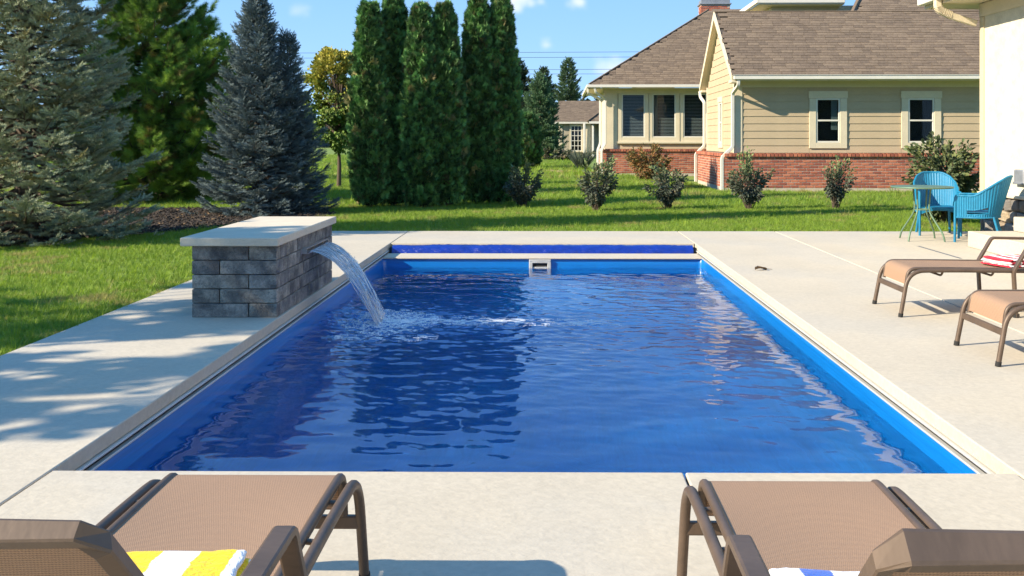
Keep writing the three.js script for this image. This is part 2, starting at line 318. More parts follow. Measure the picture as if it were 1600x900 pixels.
// ---------------------------------------------------------------- the pool
{
  const cx = (PX0 + PX1) / 2, hw = (PX1 - PX0) / 2, cd = (D0 + D1) / 2, hd = (D1 - D0) / 2;
  const ring = (inset, y, rad, n = 10) => {
    const out = [], a = hw - inset, b = hd - inset;
    for (const [sx, sd, t0] of [[1, 1, 0], [-1, 1, 90], [-1, -1, 180], [1, -1, 270]]) for (let k = 0; k <= n; k++) { const t = (t0 + 90 * k / n) * Math.PI / 180; out.push(V(cx + sx * (a - rad) + rad * Math.cos(t), y, -(cd + sd * (b - rad) + rad * Math.sin(t)))); }
    return out;
  };
  const floorY = (d) => -1.15 - 0.45 * smooth(5, 10.5, d);
  const levels = [[-0.02, -0.124, 0.04], [0, -0.125, 0.06], [0.004, -0.20, 0.06], [0.03, -0.8, 0.1], [0.07, -1.0, 0.16], [0.16, -1.1, 0.25], [0.30, null, 0.35], [0.8, null, 0.35], [1.5, null, 0.2], [hw, null, 0]].map(([i, y, r]) => { const q = ring(i, y ?? 0, r); if (y === null) q.forEach((p) => { p.y = floorY(-p.z); }); else if (y < -0.9) q.forEach((p) => { p.y = y * (floorY(-p.z) / -1.15); }); return q; });
  const n = levels[0].length;
  const g = surface(n, levels.length - 1, (u, v, o) => o.copy(levels[Math.round(v * (levels.length - 1))][Math.round(u * n) % n]), [23, 6], null, true);
  const p = thing('pool_shell', 'deep blue fibreglass pool shell set into the concrete deck', 'pool shell'); p.userData.kind = 'structure';
  obj('basin', g, M.shell, p);
  obj('bond_beam', [bx(PX0 - 0.11, PX0 - 0.022, -0.6, -0.1, D0 - 0.11, SLOT0 - 0.11), bx(PX1 + 0.022, PX1 + 0.11, -0.6, -0.1, D0 - 0.11, SLOT0 - 0.11), bx(PX0 - 0.02, PX1 + 0.02, -0.6, -0.076, D0 - 0.11, D0 - 0.022)], M.concrete, p);

  const sk = thing('pool_skimmer', 'pale rectangular skimmer opening in the far pool wall', 'skimmer', [-0.09, -0.214, -D1 + 0.024]);
  const fr = (x0, x1, y0, y1, z, t, r = 0.008) => { const q = new RoundedBoxGeometry(x1 - x0, y1 - y0, t, 2, r); q.translate((x0 + x1) / 2, (y0 + y1) / 2, z); return uvBox(q); };
  sk.scale.set(1.03, 0.80, 1);
  obj('frame', [fr(-0.135, 0.135, 0.045, 0.105, 0, 0.03), fr(-0.135, 0.135, -0.105, -0.05, 0, 0.03), fr(-0.135, -0.09, -0.06, 0.055, 0.001, 0.03), fr(0.09, 0.135, -0.06, 0.055, 0.001, 0.03)], M.plastic, sk);
  obj('opening', fr(-0.1, 0.1, -0.06, 0.06, -0.012, 0.012, 0.003), M.dark, sk);
  obj('weir_flap', fr(-0.088, 0.088, -0.05, -0.012, 0.0, 0.01, 0.003), M.plastic, sk);
  for (const [x, y] of [[-0.12, 0.08], [0.12, 0.08], [-0.12, -0.08], [0.12, -0.08]]) { const q = new THREE.CylinderGeometry(0.006, 0.006, 0.006, 8); q.rotateX(Math.PI / 2); q.translate(x, y, 0.017); obj('screw', uvBox(q), M.steel, sk); }

  // water
  const SX = -1.5, SD = 8.84;                                    // where the waterfall lands
  const height = (x, d) => {
    const dx = x - SX, dd = d - SD, r = Math.sqrt(dx * dx + dd * dd) + 1e-3, near = Math.exp(-r / 1.5);
    const stir = Math.exp(-Math.pow(dd / 0.7, 2)) * Math.exp(-Math.max(0, dx) / 2.2) * (dx > -0.5 ? 1 : 0.3);
    const wob = 0.35 * N3(x * 0.8, d * 0.8, 3.3), calm = 0.55 + 0.45 * smooth(4.6, 7.5, d) ;
    let h = 0.0034 * calm * N3(x * 1.3 + wob, d * 3.0 + wob, 0.5) + 0.0017 * calm * N3(x * 3.2 + 2 * wob, d * 8.5, 1.5) + 0.0007 * calm * N3(x * 8 + wob * 3, d * 19, 2.5);
    const lively = smooth(0.2, 1.9, x) * smooth(9.5, 6, d); h += lively * (0.0036 * N3(x * 5 + wob, d * 6, 8.1) + 0.0016 * (0.5 - Math.abs(N3(x * 8, d * 9 + wob, 9.3))) + 0.0008 * N3(x * 19, d * 22, 4.3));
    h += 0.0035 * Math.exp(-r / 2.6) * Math.sin(r * 17 + 3 * N3(x * 2, d * 2, 4)) * (1 + 0.5 * N3(x * 3, d * 3, 6));
    h += (0.016 * near + 0.008 * stir) * N3(x * 8, d * 10, 7.7) + (0.007 * near + 0.0035 * stir) * N3(x * 19, d * 23, 9.9);
    return h;
  };
  const nu = 216, nv = 400, x0 = PX0 + 0.006, x1 = PX1 - 0.006, d0 = D0 + 0.006, d1 = D1 - 0.006;
  const w = surface(nu, nv, (u, v, o) => { const x = lerp(x0, x1, u), d = lerp(d0, d1, v); o.set(x, WATER + height(x, d), -d); }, [4, 7.5]);
  const wm = new THREE.MeshPhysicalMaterial({ roughness: 0.015, transmission: 1, thickness: 1, ior: 1.33, side: THREE.DoubleSide }); wm.specularIntensity = 0.8; wm.color.setRGB(0.95, 0.985, 1);
  tag(obj('water', w, wm), 'rippled clear blue pool water mirroring trees and sky', 'water', null, 'structure');

  // foam where the fall lands, drifting to the right
  const r = mulberry(21), list = [], m4 = new THREE.Matrix4();
  const bub = new THREE.SphereGeometry(1, 7, 4, 0, 6.283, 0, Math.PI / 2);
  const put = (x, d, s) => list.push([new THREE.Matrix4().compose(V(x, WATER + height(x, d) + 0.0003, -d), new THREE.Quaternion().setFromAxisAngle(V(0, 1, 0), r() * 6), V(s * (0.8 + r()), s * 0.45, s * (0.6 + 0.5 * r()))), null]);
  for (let i = 0; i < 9000; i++) { const a = r() * 6.283, q = Math.pow(r(), 0.75), x = SX + 0.10 + Math.cos(a) * q * 0.42, d = SD + Math.sin(a) * q * 0.62; if (N3(x * 8, d * 8, 3) * 0.6 + N3(x * 21, d * 26, 5) * 0.6 + 0.45 * (1 - q) > 0.08) put(x, d, 0.002 + 0.0052 * r()); }
  for (let i = 0; i < 22000; i++) { const t = Math.pow(r(), 1.15), x = SX + 0.15 + t * 2.0, d = SD + 0.05 - 0.10 * t + (r() + r() - 1) * (0.30 - 0.14 * t); if (0.28 * N3(x * 3, d * 9, 11) + 0.85 * N3(x * 9, d * 34, 12) > 0.03 + 0.14 * t) put(x, d, 0.0018 + 0.0040 * r()); }
  for (let i = 0; i < 5000; i++) { const t = r(), x = SX - 0.25 + t * 0.85, d = SD - 0.66 + (r() + r() - 1) * 0.14 - 0.1 * Math.sin(t * 3); if (0.5 * N3(x * 4, d * 10, 14) + 0.7 * N3(x * 11, d * 36, 15) > 0.10) put(x, d, 0.0018 + 0.0035 * r()); }
  const foamM = new THREE.MeshPhysicalMaterial({ roughness: 0.6, transmission: 0.2, thickness: 0 }); foamM.color.setRGB(0.82, 0.86, 0.9);
  tag(instanced('foam', bub, foamM, list), 'white foam streak on the water below the waterfall', 'foam');

  // rolled cover
  const roll = thing('pool_cover_roll', 'rolled up wrinkled royal blue vinyl cover at the far pool end', 'pool cover', [(PX0 + PX1) / 2, -0.128, -(SLOT0 + SLOT1) / 2]);
  const L = PX1 - PX0 - 0.1, RR = 0.118;
  obj('vinyl', surface(420, 64, (u, v, o) => { const x = (u - 0.5) * L, a = v * 6.2832, k = RR * (1 - 0.05 * Math.pow(Math.abs(u - 0.5) * 2, 10)) + 0.009 * N3(x * 6, Math.cos(a) * 1.6, Math.sin(a) * 1.6) + 0.009 * Math.abs(N3(x * 11 + 2 * a, Math.cos(a) * 3, Math.sin(a) * 3)); o.set(x, Math.sin(a) * k, Math.cos(a) * k); }, [4, 1.9], null, true), M.cover, roll);
  for (const s of [-1, 1]) obj('end_cap', pipe([V(s * (L / 2 - 0.02), 0, 0), V(s * (L / 2 + 0.04), 0, 0)], 0.09, 24), M.dark, roll);
}

// ---------------------------------------------------------------- the stone water feature
{
  const t = thing('stone_water_feature', 'grey stone block pedestal with cream cap slab on the left pool deck', 'water feature');
  const X0 = -2.775, X1 = -2.112, A = 7.72, B = 9.72, HC = 0.112, r = mulberry(5);
  obj('core', bx(X0 + 0.05, X1 - 0.05, 0.002, 0.555, A + 0.05, B - 0.05), M.dark, t);
  const bm = () => M.block[Math.floor(r() * 4)];
  for (let c = 0; c < 5; c++) {
    const y0 = 0.001 + c * HC, y1 = y0 + HC - 0.005, odd = c % 2, j = () => (r() - 0.5) * 0.006;
    // front: one long and one short block, alternating; the corner block also shows on the pool side
    const cut = odd ? X0 + 0.216 : X0 + 0.443;
    const dC = odd ? 0.2 : 0.11;
    obj('block', bx(X0, cut - 0.0035, y0, y1, A + Math.abs(j()), A + 0.11, 0.007, r() * 9), bm(), t);
    obj('block', bx(cut + 0.0035, X1 + j() * 0.4, y0, y1, A + Math.abs(j()), A + dC, 0.007, r() * 9), bm(), t);
    for (const [xa, xb, front] of [[X1 - 0.11, X1, 1], [X0, X0 + 0.11, 0]]) {
      let d = A + (front ? dC : 0.11) + 0.006; let k = c;
      while (d < B - 0.05) { const long = [0.43, 0.21, 0.32][k++ % 3], e = B - d - long < 0.12 ? B : d + long; obj('block', bx(xa, xb + (front ? j() : 0), y0, y1, d, e - 0.006, 0.007, r() * 9), bm(), t); d = e; }
    }
    obj('block', bx(X0 + 0.11, X1 - 0.11, y0, y1, B - 0.1, B, 0.007, r() * 9), bm(), t);
  }
  obj('cap_slab', bx(X0 - 0.075, X1 + 0.03, 0.561, 0.628, A - 0.055, B + 0.06, 0.010), M.lime, t);
  const lip = thing('waterfall_spout', 'thin metal spout lip in the pool side of the stone pedestal', 'spout');
  obj('lip', [bx(X1 - 0.08, X1 + 0.055, 0.404, 0.409, 8.52, 9.34), bx(X1 - 0.08, X1 + 0.045, 0.447, 0.451, 8.52, 9.34)], M.steel, lip);
  for (const d of [8.515, 9.34]) obj('side_cheek', bx(X1 - 0.08, X1 + 0.045, 0.404, 0.451, d, d + 0.005), M.steel, lip);

  // the sheet of falling water: ribbed, thinning as it falls
  const rib = (u, v, f) => 0.006 * Math.sin(u * 75 + 1.5 * N3(u * 6, v * 2, 1)) + 0.010 * N3(u * 22, v * 3, f) + 0.012 * v * N3(u * 9, v * 7, f + 3);
  const path = (u, v, o, off) => {
    const tt = v * 0.368, half = lerp(0.40, 0.23, Math.pow(v, 0.8)), d = 8.93 - 0.09 * v + (u - 0.5) * 2 * half + 0.012 * v * N3(u * 8, v * 9, 5);
    const x = X1 + 0.05 + 1.56 * tt + rib(u, v, 2) + off, y = 0.42 - 0.15 * tt - 4.45 * tt * tt + 0.5 * off + 0.4 * rib(u, v, 7);
    o.set(x, Math.max(y, WATER - 0.03), -d);
  };
  const r1 = mulberry(61), gap = (u, v) => v > 0.3 && N3(u * 15, v * 2.2, 8) > 0.30 - 0.28 * (v - 0.3);
  const fm = new THREE.MeshPhysicalMaterial({ roughness: 0.06, transmission: 0.9, thickness: 0, ior: 1.33, side: THREE.DoubleSide }); fm.color.setRGB(0.92, 0.95, 0.98);
  const gm = new THREE.MeshPhysicalMaterial({ roughness: 0.03, transmission: 1, thickness: 0.02, ior: 1.33 }); gm.color.setRGB(0.97, 0.99, 1);
  const fall = tag(obj('waterfall', surface(150, 90, (u, v, o) => path(u, v, o, 0.004), [1, 1], gap), fm), 'clear ribbed sheet of water arching from the spout into the pool', 'waterfall');
  const strands = [], aerated = [], am = new THREE.MeshPhysicalMaterial({ roughness: 0.35, transmission: 0.45, thickness: 0 }); am.color.setRGB(0.88, 0.91, 0.94);
  for (let k = 0; k < 36; k++) {
    const u0 = (k + 0.5 + 0.5 * (r1() - 0.5)) / 36, th = 0.0045 + 0.006 * r1(), sd = r1() * 40, pts = [], end = 0.8 + 0.2 * r1();
    for (let i = 0; i <= 44; i++) { const v = i / 44, o = V(); path(clamp(u0 + 0.06 * v * N3(v * 3, sd, 1)), v, o, 0.008 + 0.006 * v * N3(v * 6, sd, 4)); pts.push(o); }
    (k % 3 === 1 ? aerated : strands).push(pipe(pts, (t) => th * (k % 3 === 1 ? 0.6 : 1) * (0.75 + 0.5 * N3(t * 9, sd, 7)) * (t > end ? 0.75 : 1) * (0.8 + 0.5 * t), 7, { sx: 1.5, sy: 0.8 }));
  }
  obj('strand', strands, gm, fall, 'stuff');
  obj('white_strand', aerated, am, fall, 'stuff');
  const r2 = mulberry(77), drops = [], ball = new THREE.SphereGeometry(1, 6, 4), o = V();
  for (let i = 0; i < 420; i++) { const v = 0.35 + 0.65 * r2(), u = r2(); path(u, v, o, 0.012 + r2() * 0.02); const s = 0.002 + 0.003 * r2(); drops.push([new THREE.Matrix4().compose(o.clone(), new THREE.Quaternion(), V(s, s * 2, s)), null]); }
  for (let i = 0; i < 260; i++) { const an = r2() * 6.28, q = r2() * 0.3, s = 0.002 + 0.004 * r2(); drops.push([new THREE.Matrix4().compose(V(-1.5 + Math.cos(an) * q, WATER + 0.005 + r2() * r2() * 0.12, -8.84 + Math.sin(an) * q * 1.2), new THREE.Quaternion(), V(s, s, s)), null]); }
  instanced('droplet', ball, fm, drops, fall);
}

// ---------------------------------------------------------------- houses
const Q = new THREE.Quaternion(), ONE = V(1, 1, 1);
const at4 = (x, y, z, q = Q, s = ONE) => new THREE.Matrix4().compose(V(x, y, z), q, s);
const brickGeo = [0.190, 0.190, 0.088].map((l, i) => { const g = new RoundedBoxGeometry(l, 0.058, 0.1, 1, 0.004); return uvBox(g, i * 0.31, i * 0.17); });
const rowlockGeo = uvBox(new RoundedBoxGeometry(0.082, 0.085, 0.13, 1, 0.004));
// running bond bricks on a vertical face from point p along unit direction u (local), facing n
function bond(p, u, n, length, rows, seed) {
  const r = mulberry(seed), list = [], q = new THREE.Quaternion().setFromRotationMatrix(new THREE.Matrix4().makeBasis(u, V(0, 1, 0), u.clone().cross(V(0, 1, 0))));
  for (let k = 0; k < rows; k++) {
    let s = k % 2 ? 0.104 : 0; if (s) list.push([at4(...p.clone().addScaledVector(u, 0.0475).addScaledVector(n, -0.05 + r() * 0.004).setY(p.y + 0.037 + k * 0.075).toArray(), q), 2, Math.floor(r() * 5)]);
    for (; s + 0.198 <= length + 0.002; s += 0.208) list.push([at4(...p.clone().addScaledVector(u, s + 0.099).addScaledVector(n, -0.05 + r() * 0.005).setY(p.y + 0.037 + k * 0.075).toArray(), q), r() < 0.5 ? 0 : 1, Math.floor(r() * 5)]);
  }
  return list;
}
function rowlock(p, u, n, length, seed) {
  const r = mulberry(seed), list = [], q = new THREE.Quaternion().setFromRotationMatrix(new THREE.Matrix4().makeBasis(u, V(0, 1, 0), u.clone().cross(V(0, 1, 0))));
  for (let s = 0.047; s < length; s += 0.102) list.push([at4(...p.clone().addScaledVector(u, s).addScaledVector(n, -0.04 + r() * 0.004).setY(p.y + 0.043).toArray(), q), 0, Math.floor(r() * 5)]);
  return list;
}
const shingleGeo = [0.24, 0.31, 0.38].map((l, i) => { const g = new THREE.BoxGeometry(l - 0.008, 0.022, 0.22); return uvBox(g, i * 0.4, i * 0.2); });
// courses of shingles on a slope: o = lower left corner, u along the eave, v up the slope; range(k) gives [from, to] along u at height s
function courses(o, u, v, slope, range, seed) {
  const r = mulberry(seed), n = v.clone().cross(u).multiplyScalar(-1); if (n.y < 0) n.negate();
  const tilt = v.clone().multiplyScalar(1).addScaledVector(n, -0.055).normalize(), nn = n.clone().addScaledVector(v, 0.055).normalize();
  const q = new THREE.Quaternion().setFromRotationMatrix(new THREE.Matrix4().makeBasis(u, nn, u.clone().cross(nn))), list = [];
  for (let s = 0.07, k = 0; s < slope; s += 0.145, k++) {
    const [a, b] = range(s); let x = a + (k % 2 ? 0.12 : 0) + r() * 0.08 - 0.05;
    while (x < b) { const g = Math.floor(r() * 3), l = [0.24, 0.31, 0.38][g]; const c = x + l / 2; if (c - l / 2 > a - 0.015 && c < b - 0.02) list.push([at4(...o.clone().addScaledVector(u, c).addScaledVector(v, s + 0.02).addScaledVector(n, 0.018 + r() * 0.006).toArray(), q), g, Math.floor(r() * 4)]); x += l; }
  }
  return list;
}
const prism = (pts) => {                                       // closed solid between two equal polygons [front, back]
  const [f, b] = pts, P = [], n = f.length, tri = (a, c, d) => P.push(...a, ...c, ...d);
  for (let i = 1; i < n - 1; i++) { tri(f[0], f[i], f[i + 1]); tri(b[0], b[i + 1], b[i]); }
  for (let i = 0; i < n; i++) { const j = (i + 1) % n; tri(f[i], b[i], f[j]); tri(f[j], b[i], b[j]); }
  const g = new THREE.BufferGeometry(); g.setAttribute('position', new THREE.Float32BufferAttribute(P, 3)); g.computeVertexNormals(); return uvBox(g);
};
const boardGeo = (len, h) => {                                 // a lap siding board: bottom edge stands proud
  const g = prism([[[0, 0, 0.024], [len, 0, 0.024], [len, h, 0.008], [0, h, 0.008]], [[0, 0, -0.004], [len, 0, -0.004], [len, h, -0.004], [0, h, -0.004]]]);
  return g;
};
// a window: [x0, x1] and [y0, y1] are the outside of its trim; built in the plane z = 0 facing +z
function window_(parent, pos, turn, w, h, { hung = false, curtain = 0, head = 0.17, side = 0.14, sill = 0.15, blinds = true, cross = null, deep = 0.5 } = {}) {
  const g = new THREE.Group(); g.name = 'window'; g.position.set(...pos); g.rotation.y = turn; parent.add(g);
  const b = (x0, x1, y0, y1, z0, z1, r = 0.006) => { const q = new RoundedBoxGeometry(x1 - x0, y1 - y0, z1 - z0, 1, r); q.translate((x0 + x1) / 2, (y0 + y1) / 2, (z0 + z1) / 2); return uvBox(q); };
  obj('frame', [b(-0.02, w + 0.02, h - head, h, 0, 0.055), b(0, side, 0, h - head - 0.002, 0, 0.045), b(w - side, w, 0, h - head - 0.002, 0, 0.045), b(side, w - side, 0, sill, 0, 0.044)], M.trim, g);
  const x0 = side, x1 = w - side, y0 = sill, y1 = h - head - 0.002, s = 0.045;
  obj('sash', [b(x0, x1, y1 - s, y1, -0.02, 0.03), b(x0, x1, y0, y0 + s, -0.02, 0.03), b(x0, x0 + s, y0 + s, y1 - s, -0.02, 0.03), b(x1 - s, x1, y0 + s, y1 - s, -0.02, 0.03), ...(hung ? [b(x0 + s, x1 - s, (y0 + y1) / 2 - 0.022, (y0 + y1) / 2 + 0.022, -0.02, 0.028)] : []), ...(cross ? cross(b, x0, x1, y0, y1) : [])], M.white, g);
  obj('pane', b(x0 + s * 0.5, x1 - s * 0.5, y0 + s * 0.5, y1 - s * 0.5, -0.003, 0.002, 0.001), M.pane, g);
  obj('room', [b(x0, x1, y0, y1, -deep - 0.02, -deep, 0.002), b(x0 - 0.02, x0, y0, y1, -deep - 0.02, -0.021, 0.002), b(x1, x1 + 0.02, y0, y1, -deep - 0.02, -0.021, 0.002), b(x0, x1, y1, y1 + 0.02, -deep - 0.02, -0.021, 0.002), b(x0, x1, y0 - 0.02, y0, -deep - 0.02, -0.021, 0.002)], M.room, g);
  if (blinds) { const l = []; for (let y = y0 + 0.06; y < y1 - 0.05; y += 0.055) { const q = new THREE.BoxGeometry(x1 - x0 - 0.06, 0.004, 0.03); q.rotateX(0.5); q.translate((x0 + x1) / 2, y, -0.09); l.push(uvBox(q)); } obj('blind', l, M.blind, g, 'stuff'); }
  if (curtain) { const c0 = curtain > 0 ? x1 - s - 0.17 : x0 + s; obj('curtain', surface(40, 6, (u, v, o) => o.set(c0 + u * 0.16, lerp(hung ? (y0 + y1) / 2 - 0.25 : y0 + 0.06, y1 - 0.05, v), -0.07 + 0.014 * Math.sin(u * 34))), mat([0.24, 0.28, 0.26], 0.95), g); }
  return g;
}
const downspout = (pts) => pipe(bend(pts, 0.07, 4), 0.042, 8, { square: true, sx: 1.0, sy: 0.75 });

{ // the tan house with the gable wing and the hip roofed wing behind
  const h = thing('suburban_house', 'tan lap sided house with red brick base, gable wing and brown shingle roof', 'house', [4.72, 0, -26.5], -0.014);
  const part = (name) => { const g = new THREE.Group(); g.name = name; h.add(g); return g; };
  const LEN = 10, GD = 5.2, BT = 1.0;                          // front length, gable depth, brick top
  obj('wall_core', [bx(0.9, LEN, 0, 3.0, 0.72, GD - 0.16), bx(0.335, LEN, 0, BT, 0.16, 0.7), bx(0.335, 0.89, 0, BT, 0.72, GD - 0.16), prism([[[0.335, 3.0, -0.16], [0.335, 3.0, -GD + 0.16], [0.335, 4.93, -GD / 2]], [[0.6, 3.0, -0.16], [0.6, 3.0, -GD + 0.16], [0.6, 4.93, -GD / 2]]])], M.trim, h);
  obj('mortar_bed', [bx(0.008, LEN, -0.05, BT - 0.02, 0.008, 0.15), bx(0.008, 0.34, -0.05, BT - 0.02, 0.15, GD)], M.mortar, h);
  const bw = part('brick_wall'); bw.userData.label = 'red brick base of the gable wing';
  const X = V(1, 0, 0), Z = V(0, 0, 1), NX = V(-1, 0, 0);
  const front = bond(V(0, 0, 0), X, Z, 7.6, 12, 3).filter((e) => e[0].elements[13] > 0.05), gable = bond(V(0, 0, 0.0), V(0, 0, -1), NX, GD, 12, 4).filter((e) => e[0].elements[13] > 0.05);
  const all = [...front, ...gable].sort((a, b) => a[0].elements[12] - a[0].elements[14] * 0.2 - b[0].elements[12] + b[0].elements[14] * 0.2);
  pieces('brick', 'brickwork', brickGeo, M.brick, all, bw, 300);
  pieces('rowlock_brick', 'rowlock_course', [rowlockGeo], M.brick, [...rowlock(V(0, BT - 0.09, 0.03), X, Z, 7.6, 8), ...rowlock(V(-0.03, BT - 0.09, 0), V(0, 0, -1), NX, GD, 9)], bw, 120);
  // siding, front wall: rows broken by the two windows
  const wins = [[2.28, 3.28], [4.72, 5.77]], WY0 = 1.13, WY1 = 2.66, E = 0.196, sx0 = 0.505;
  const bgeo = {}; const board = (x, y, len, z, turn, hh = E + 0.012) => { const k = `${len.toFixed(2)}_${hh.toFixed(2)}`; const g = bgeo[k] ??= boardGeo(len, hh); const m = new THREE.Mesh(g, M.siding); m.name = 'siding_board'; m.position.set(x, y, z); m.rotation.y = turn; h.add(m); };
  for (let k = 0; k < 9; k++) {
    const y = BT + 0.01 + k * E; if (y > 2.76) break; let x = sx0;
    for (const [a, b] of y + E > WY0 && y < WY1 ? wins : []) { board(x, y, a - x - 0.004, -0.135, 0); if (y < WY0) board(a, y, b - a, -0.136, 0, WY0 - y + 0.01); if (y + E > WY1) board(a, WY1 - 0.002, b - a, -0.136, 0, y + E - WY1 + 0.012); x = b + 0.004; }
    board(x, y, LEN - 2 - x, -0.135, 0);
  }
  obj('frieze_board', bx(0.48, LEN, 2.765, 3.0, 0.112, 0.14, 0.004), M.trim, h);
  obj('corner_board', [bx(0.311, 0.50, BT + 0.005, 2.99, 0.10, 0.14, 0.004), bx(0.275, 0.31, BT + 0.005, 3.0, 0.105, 0.26, 0.004)], M.trim, h);
  obj('corner_board', bx(0.275, 0.31, BT + 0.005, 3.0, GD - 0.22, GD - 0.1, 0.004), M.trim, h);
  for (const [k, [a, b]] of wins.entries()) window_(h, [a, WY0, -0.13], 0, b - a, WY1 - WY0, { hung: true, curtain: k ? 0 : 1, blinds: false, head: 0.19, side: 0.18, sill: 0.15 });
  // gable wall siding, cut by the rakes and the narrow window
  const gw = [1.95, 2.7], gy0 = 1.12, gy1 = 2.6;
  for (let k = 0; k < 21; k++) {
    const y = BT + 0.01 + k * E, top = y + E, cut = top > 3.05 ? (top - 3.05) / 1.93 * (GD / 2) + 0.05 : 0.0, a = 0.26 + cut, b = GD - 0.22 - cut; if (b - a < 0.3) break;
    const seg = y + E > gy0 && y < gy1 ? [[a, gw[0] - 0.004], [gw[1] + 0.004, b]] : [[a, b]];
    if (seg[1]) { if (y < gy0) board(0.304, y, gw[1] - gw[0], -gw[1], -Math.PI / 2, gy0 - y + 0.01); if (y + E > gy1) board(0.304, gy1 - 0.002, gw[1] - gw[0], -gw[1], -Math.PI / 2, y + E - gy1 + 0.012); }
    for (const [p, q] of seg) board(0.303, y, q - p, -q, -Math.PI / 2);
  }
  window_(h, [0.30, gy0, -gw[1]], -Math.PI / 2, gw[1] - gw[0], gy1 - gy0, { hung: true, blinds: false, head: 0.16, side: 0.16, sill: 0.14 });
  // gable roof
  const rise = 2.02, run = GD / 2 + 0.42, ang = Math.atan2(rise, run), slope = Math.hypot(rise, run), RX = 0.15, ey = 3.06;
  const roof = part('roof');
  for (const [za, dz] of [[0.42, -0.04], [-GD - 0.42, 0.04]]) { const end = (x) => [[x, ey, za], [x, ey + rise, -GD / 2], [x, ey + rise - 0.09, -GD / 2], [x, ey - 0.07, za + dz]]; obj('deck', prism([end(RX), end(LEN)]), M.under, roof); }
  const vUp = V(0, Math.sin(ang), -Math.cos(ang));
  pieces('shingle', 'shingles', shingleGeo, M.shingle, courses(V(RX, ey, 0.42), X, vUp, slope, () => [-0.02, 8.4], 11), roof, 300);
  obj('ridge_cap', pipe([V(RX - 0.02, ey + rise + 0.012, -GD / 2), V(LEN, ey + rise + 0.012, -GD / 2)], 0.07, 6, { sy: 0.35 }), M.shingle[2], roof);
  const rakeT = (z0, z1, y0, y1) => prism([[[RX - 0.035, y0, z0], [RX - 0.035, y1, z1], [RX - 0.035, y1 - 0.24, z1], [RX - 0.035, y0 - 0.2, z0]], [[RX - 0.002, y0, z0], [RX - 0.002, y1, z1], [RX - 0.002, y1 - 0.24, z1], [RX - 0.002, y0 - 0.2, z0]]]);
  obj('rake_board', [rakeT(0.43, -GD / 2, ey + 0.02, ey + rise + 0.03)], M.trim, roof);
  obj('rake_board', [rakeT(-GD - 0.43, -GD / 2, ey + 0.02, ey + rise + 0.03)], M.trim, roof);
  const sof = (z0, z1, y0, y1) => prism([[[RX, y0 - 0.12, z0], [RX, y1 - 0.14, z1], [RX, y1 - 0.17, z1], [RX, y0 - 0.15, z0]], [[0.36, y0 - 0.12, z0], [0.36, y1 - 0.14, z1], [0.36, y1 - 0.17, z1], [0.36, y0 - 0.15, z0]]]);
  obj('rake_soffit', [sof(0.36, -GD / 2, ey, ey + rise), sof(-GD - 0.36, -GD / 2, ey, ey + rise)], M.trim, roof);
  obj('eave_soffit', [bx(RX, LEN, 2.935, 2.955, -0.36, 0.16), bx(RX - 0.03, 0.36, 2.86, 2.93, -0.44, 0.05, 0.01), bx(RX - 0.03, 0.36, 2.86, 2.93, GD - 0.05, GD + 0.44, 0.01)], M.trim, roof);
  obj('fascia', bx(RX, LEN, 2.9, 3.05, -0.40, -0.375), M.trim, roof);
  obj('gutter', [bx(RX + 0.02, LEN, 2.935, 3.045, -0.51, -0.402, 0.02), bx(RX, LEN, 3.047, 3.062, -0.525, -0.40, 0.004)], M.white, roof);
  obj('downspout', downspout([V(0.30, 2.95, 0.45), V(0.30, 2.78, 0.43), V(0.235, 2.6, -0.05), V(0.235, 1.16, -0.05), V(-0.055, 0.90, -0.02), V(-0.055, 0.02, -0.02)]), M.white, h);
  obj('downspout', downspout([V(0.12, 2.9, -GD - 0.3), V(0.12, 2.72, -GD - 0.2), V(0.21, 2.55, -GD + 0.05), V(0.21, 1.16, -GD + 0.05), V(-0.06, 0.90, -GD + 0.05), V(-0.06, 0.02, -GD + 0.05)]), M.white, h);

  // hip roofed wing farther back
  const wx = -2.80, wd = 11.05, we = 3.40, wr = 9;
  obj('wing_wall', [bx(wx + 0.12, wr, 0, we - 0.1, wd + 0.72, wd + 4), bx(wx + 0.12, wr, 0, 1.2, wd + 0.14, wd + 0.7), bx(wx + 0.12, wx + 0.6, 1.2, we - 0.1, wd + 0.145, wd + 0.7)], M.trim, h);
  obj('wing_mortar', [bx(wx + 0.008, wr, -0.05, 0.98, wd + 0.008, wd + 0.13), bx(wx + 0.008, wx + 0.14, -0.05, 0.98, wd + 0.13, wd + 4)], M.mortar, h);
  const wb = part('wing_brick_wall');
  pieces('brick', 'brickwork', brickGeo, M.brick, [...bond(V(wx, 0, -wd), X, Z, 4.2, 12, 31), ...bond(V(wx, 0, -wd), V(0, 0, -1), NX, 2.5, 12, 32)].filter((e) => e[0].elements[13] > 0.05), wb, 0);
  pieces('rowlock_brick', 'rowlock_course', [rowlockGeo], M.brick, rowlock(V(wx, 0.9, -wd + 0.03), X, Z, 4.2, 33), wb, 0);
  const big = [[wx + 0.62, 1.28], [wx + 1.785, 1.28], [wx + 2.95, 1.28]];
  for (const [k, [x, w]] of big.entries()) window_(h, [x, 1.27, -wd - 0.12], 0, w - 0.14, 1.92, { head: 0.10, side: 0.13, sill: 0.16, curtain: k === 1 ? -1 : 0 });
  obj('panel_trim', [bx(wx + 0.1, wx + 0.60, 1.0, 3.28, wd + 0.10, wd + 0.14, 0.005), ...[1, 2].map((i) => bx(wx + 0.62 + 1.165 * i - 0.015, wx + 0.62 + 1.165 * i + 0.0, 1.25, 3.2, wd + 0.06, wd + 0.13, 0.004)), bx(wx + 0.6, wx + 4.4, 3.2, 3.28, wd + 0.08, wd + 0.14, 0.004), bx(wx + 0.6, wx + 4.4, 1.2, 1.28, wd + 0.02, wd + 0.13, 0.006)], M.trim, h);
  board(wx + 0.62, 1.0, 3.7, -wd - 0.13, 0, 0.2);
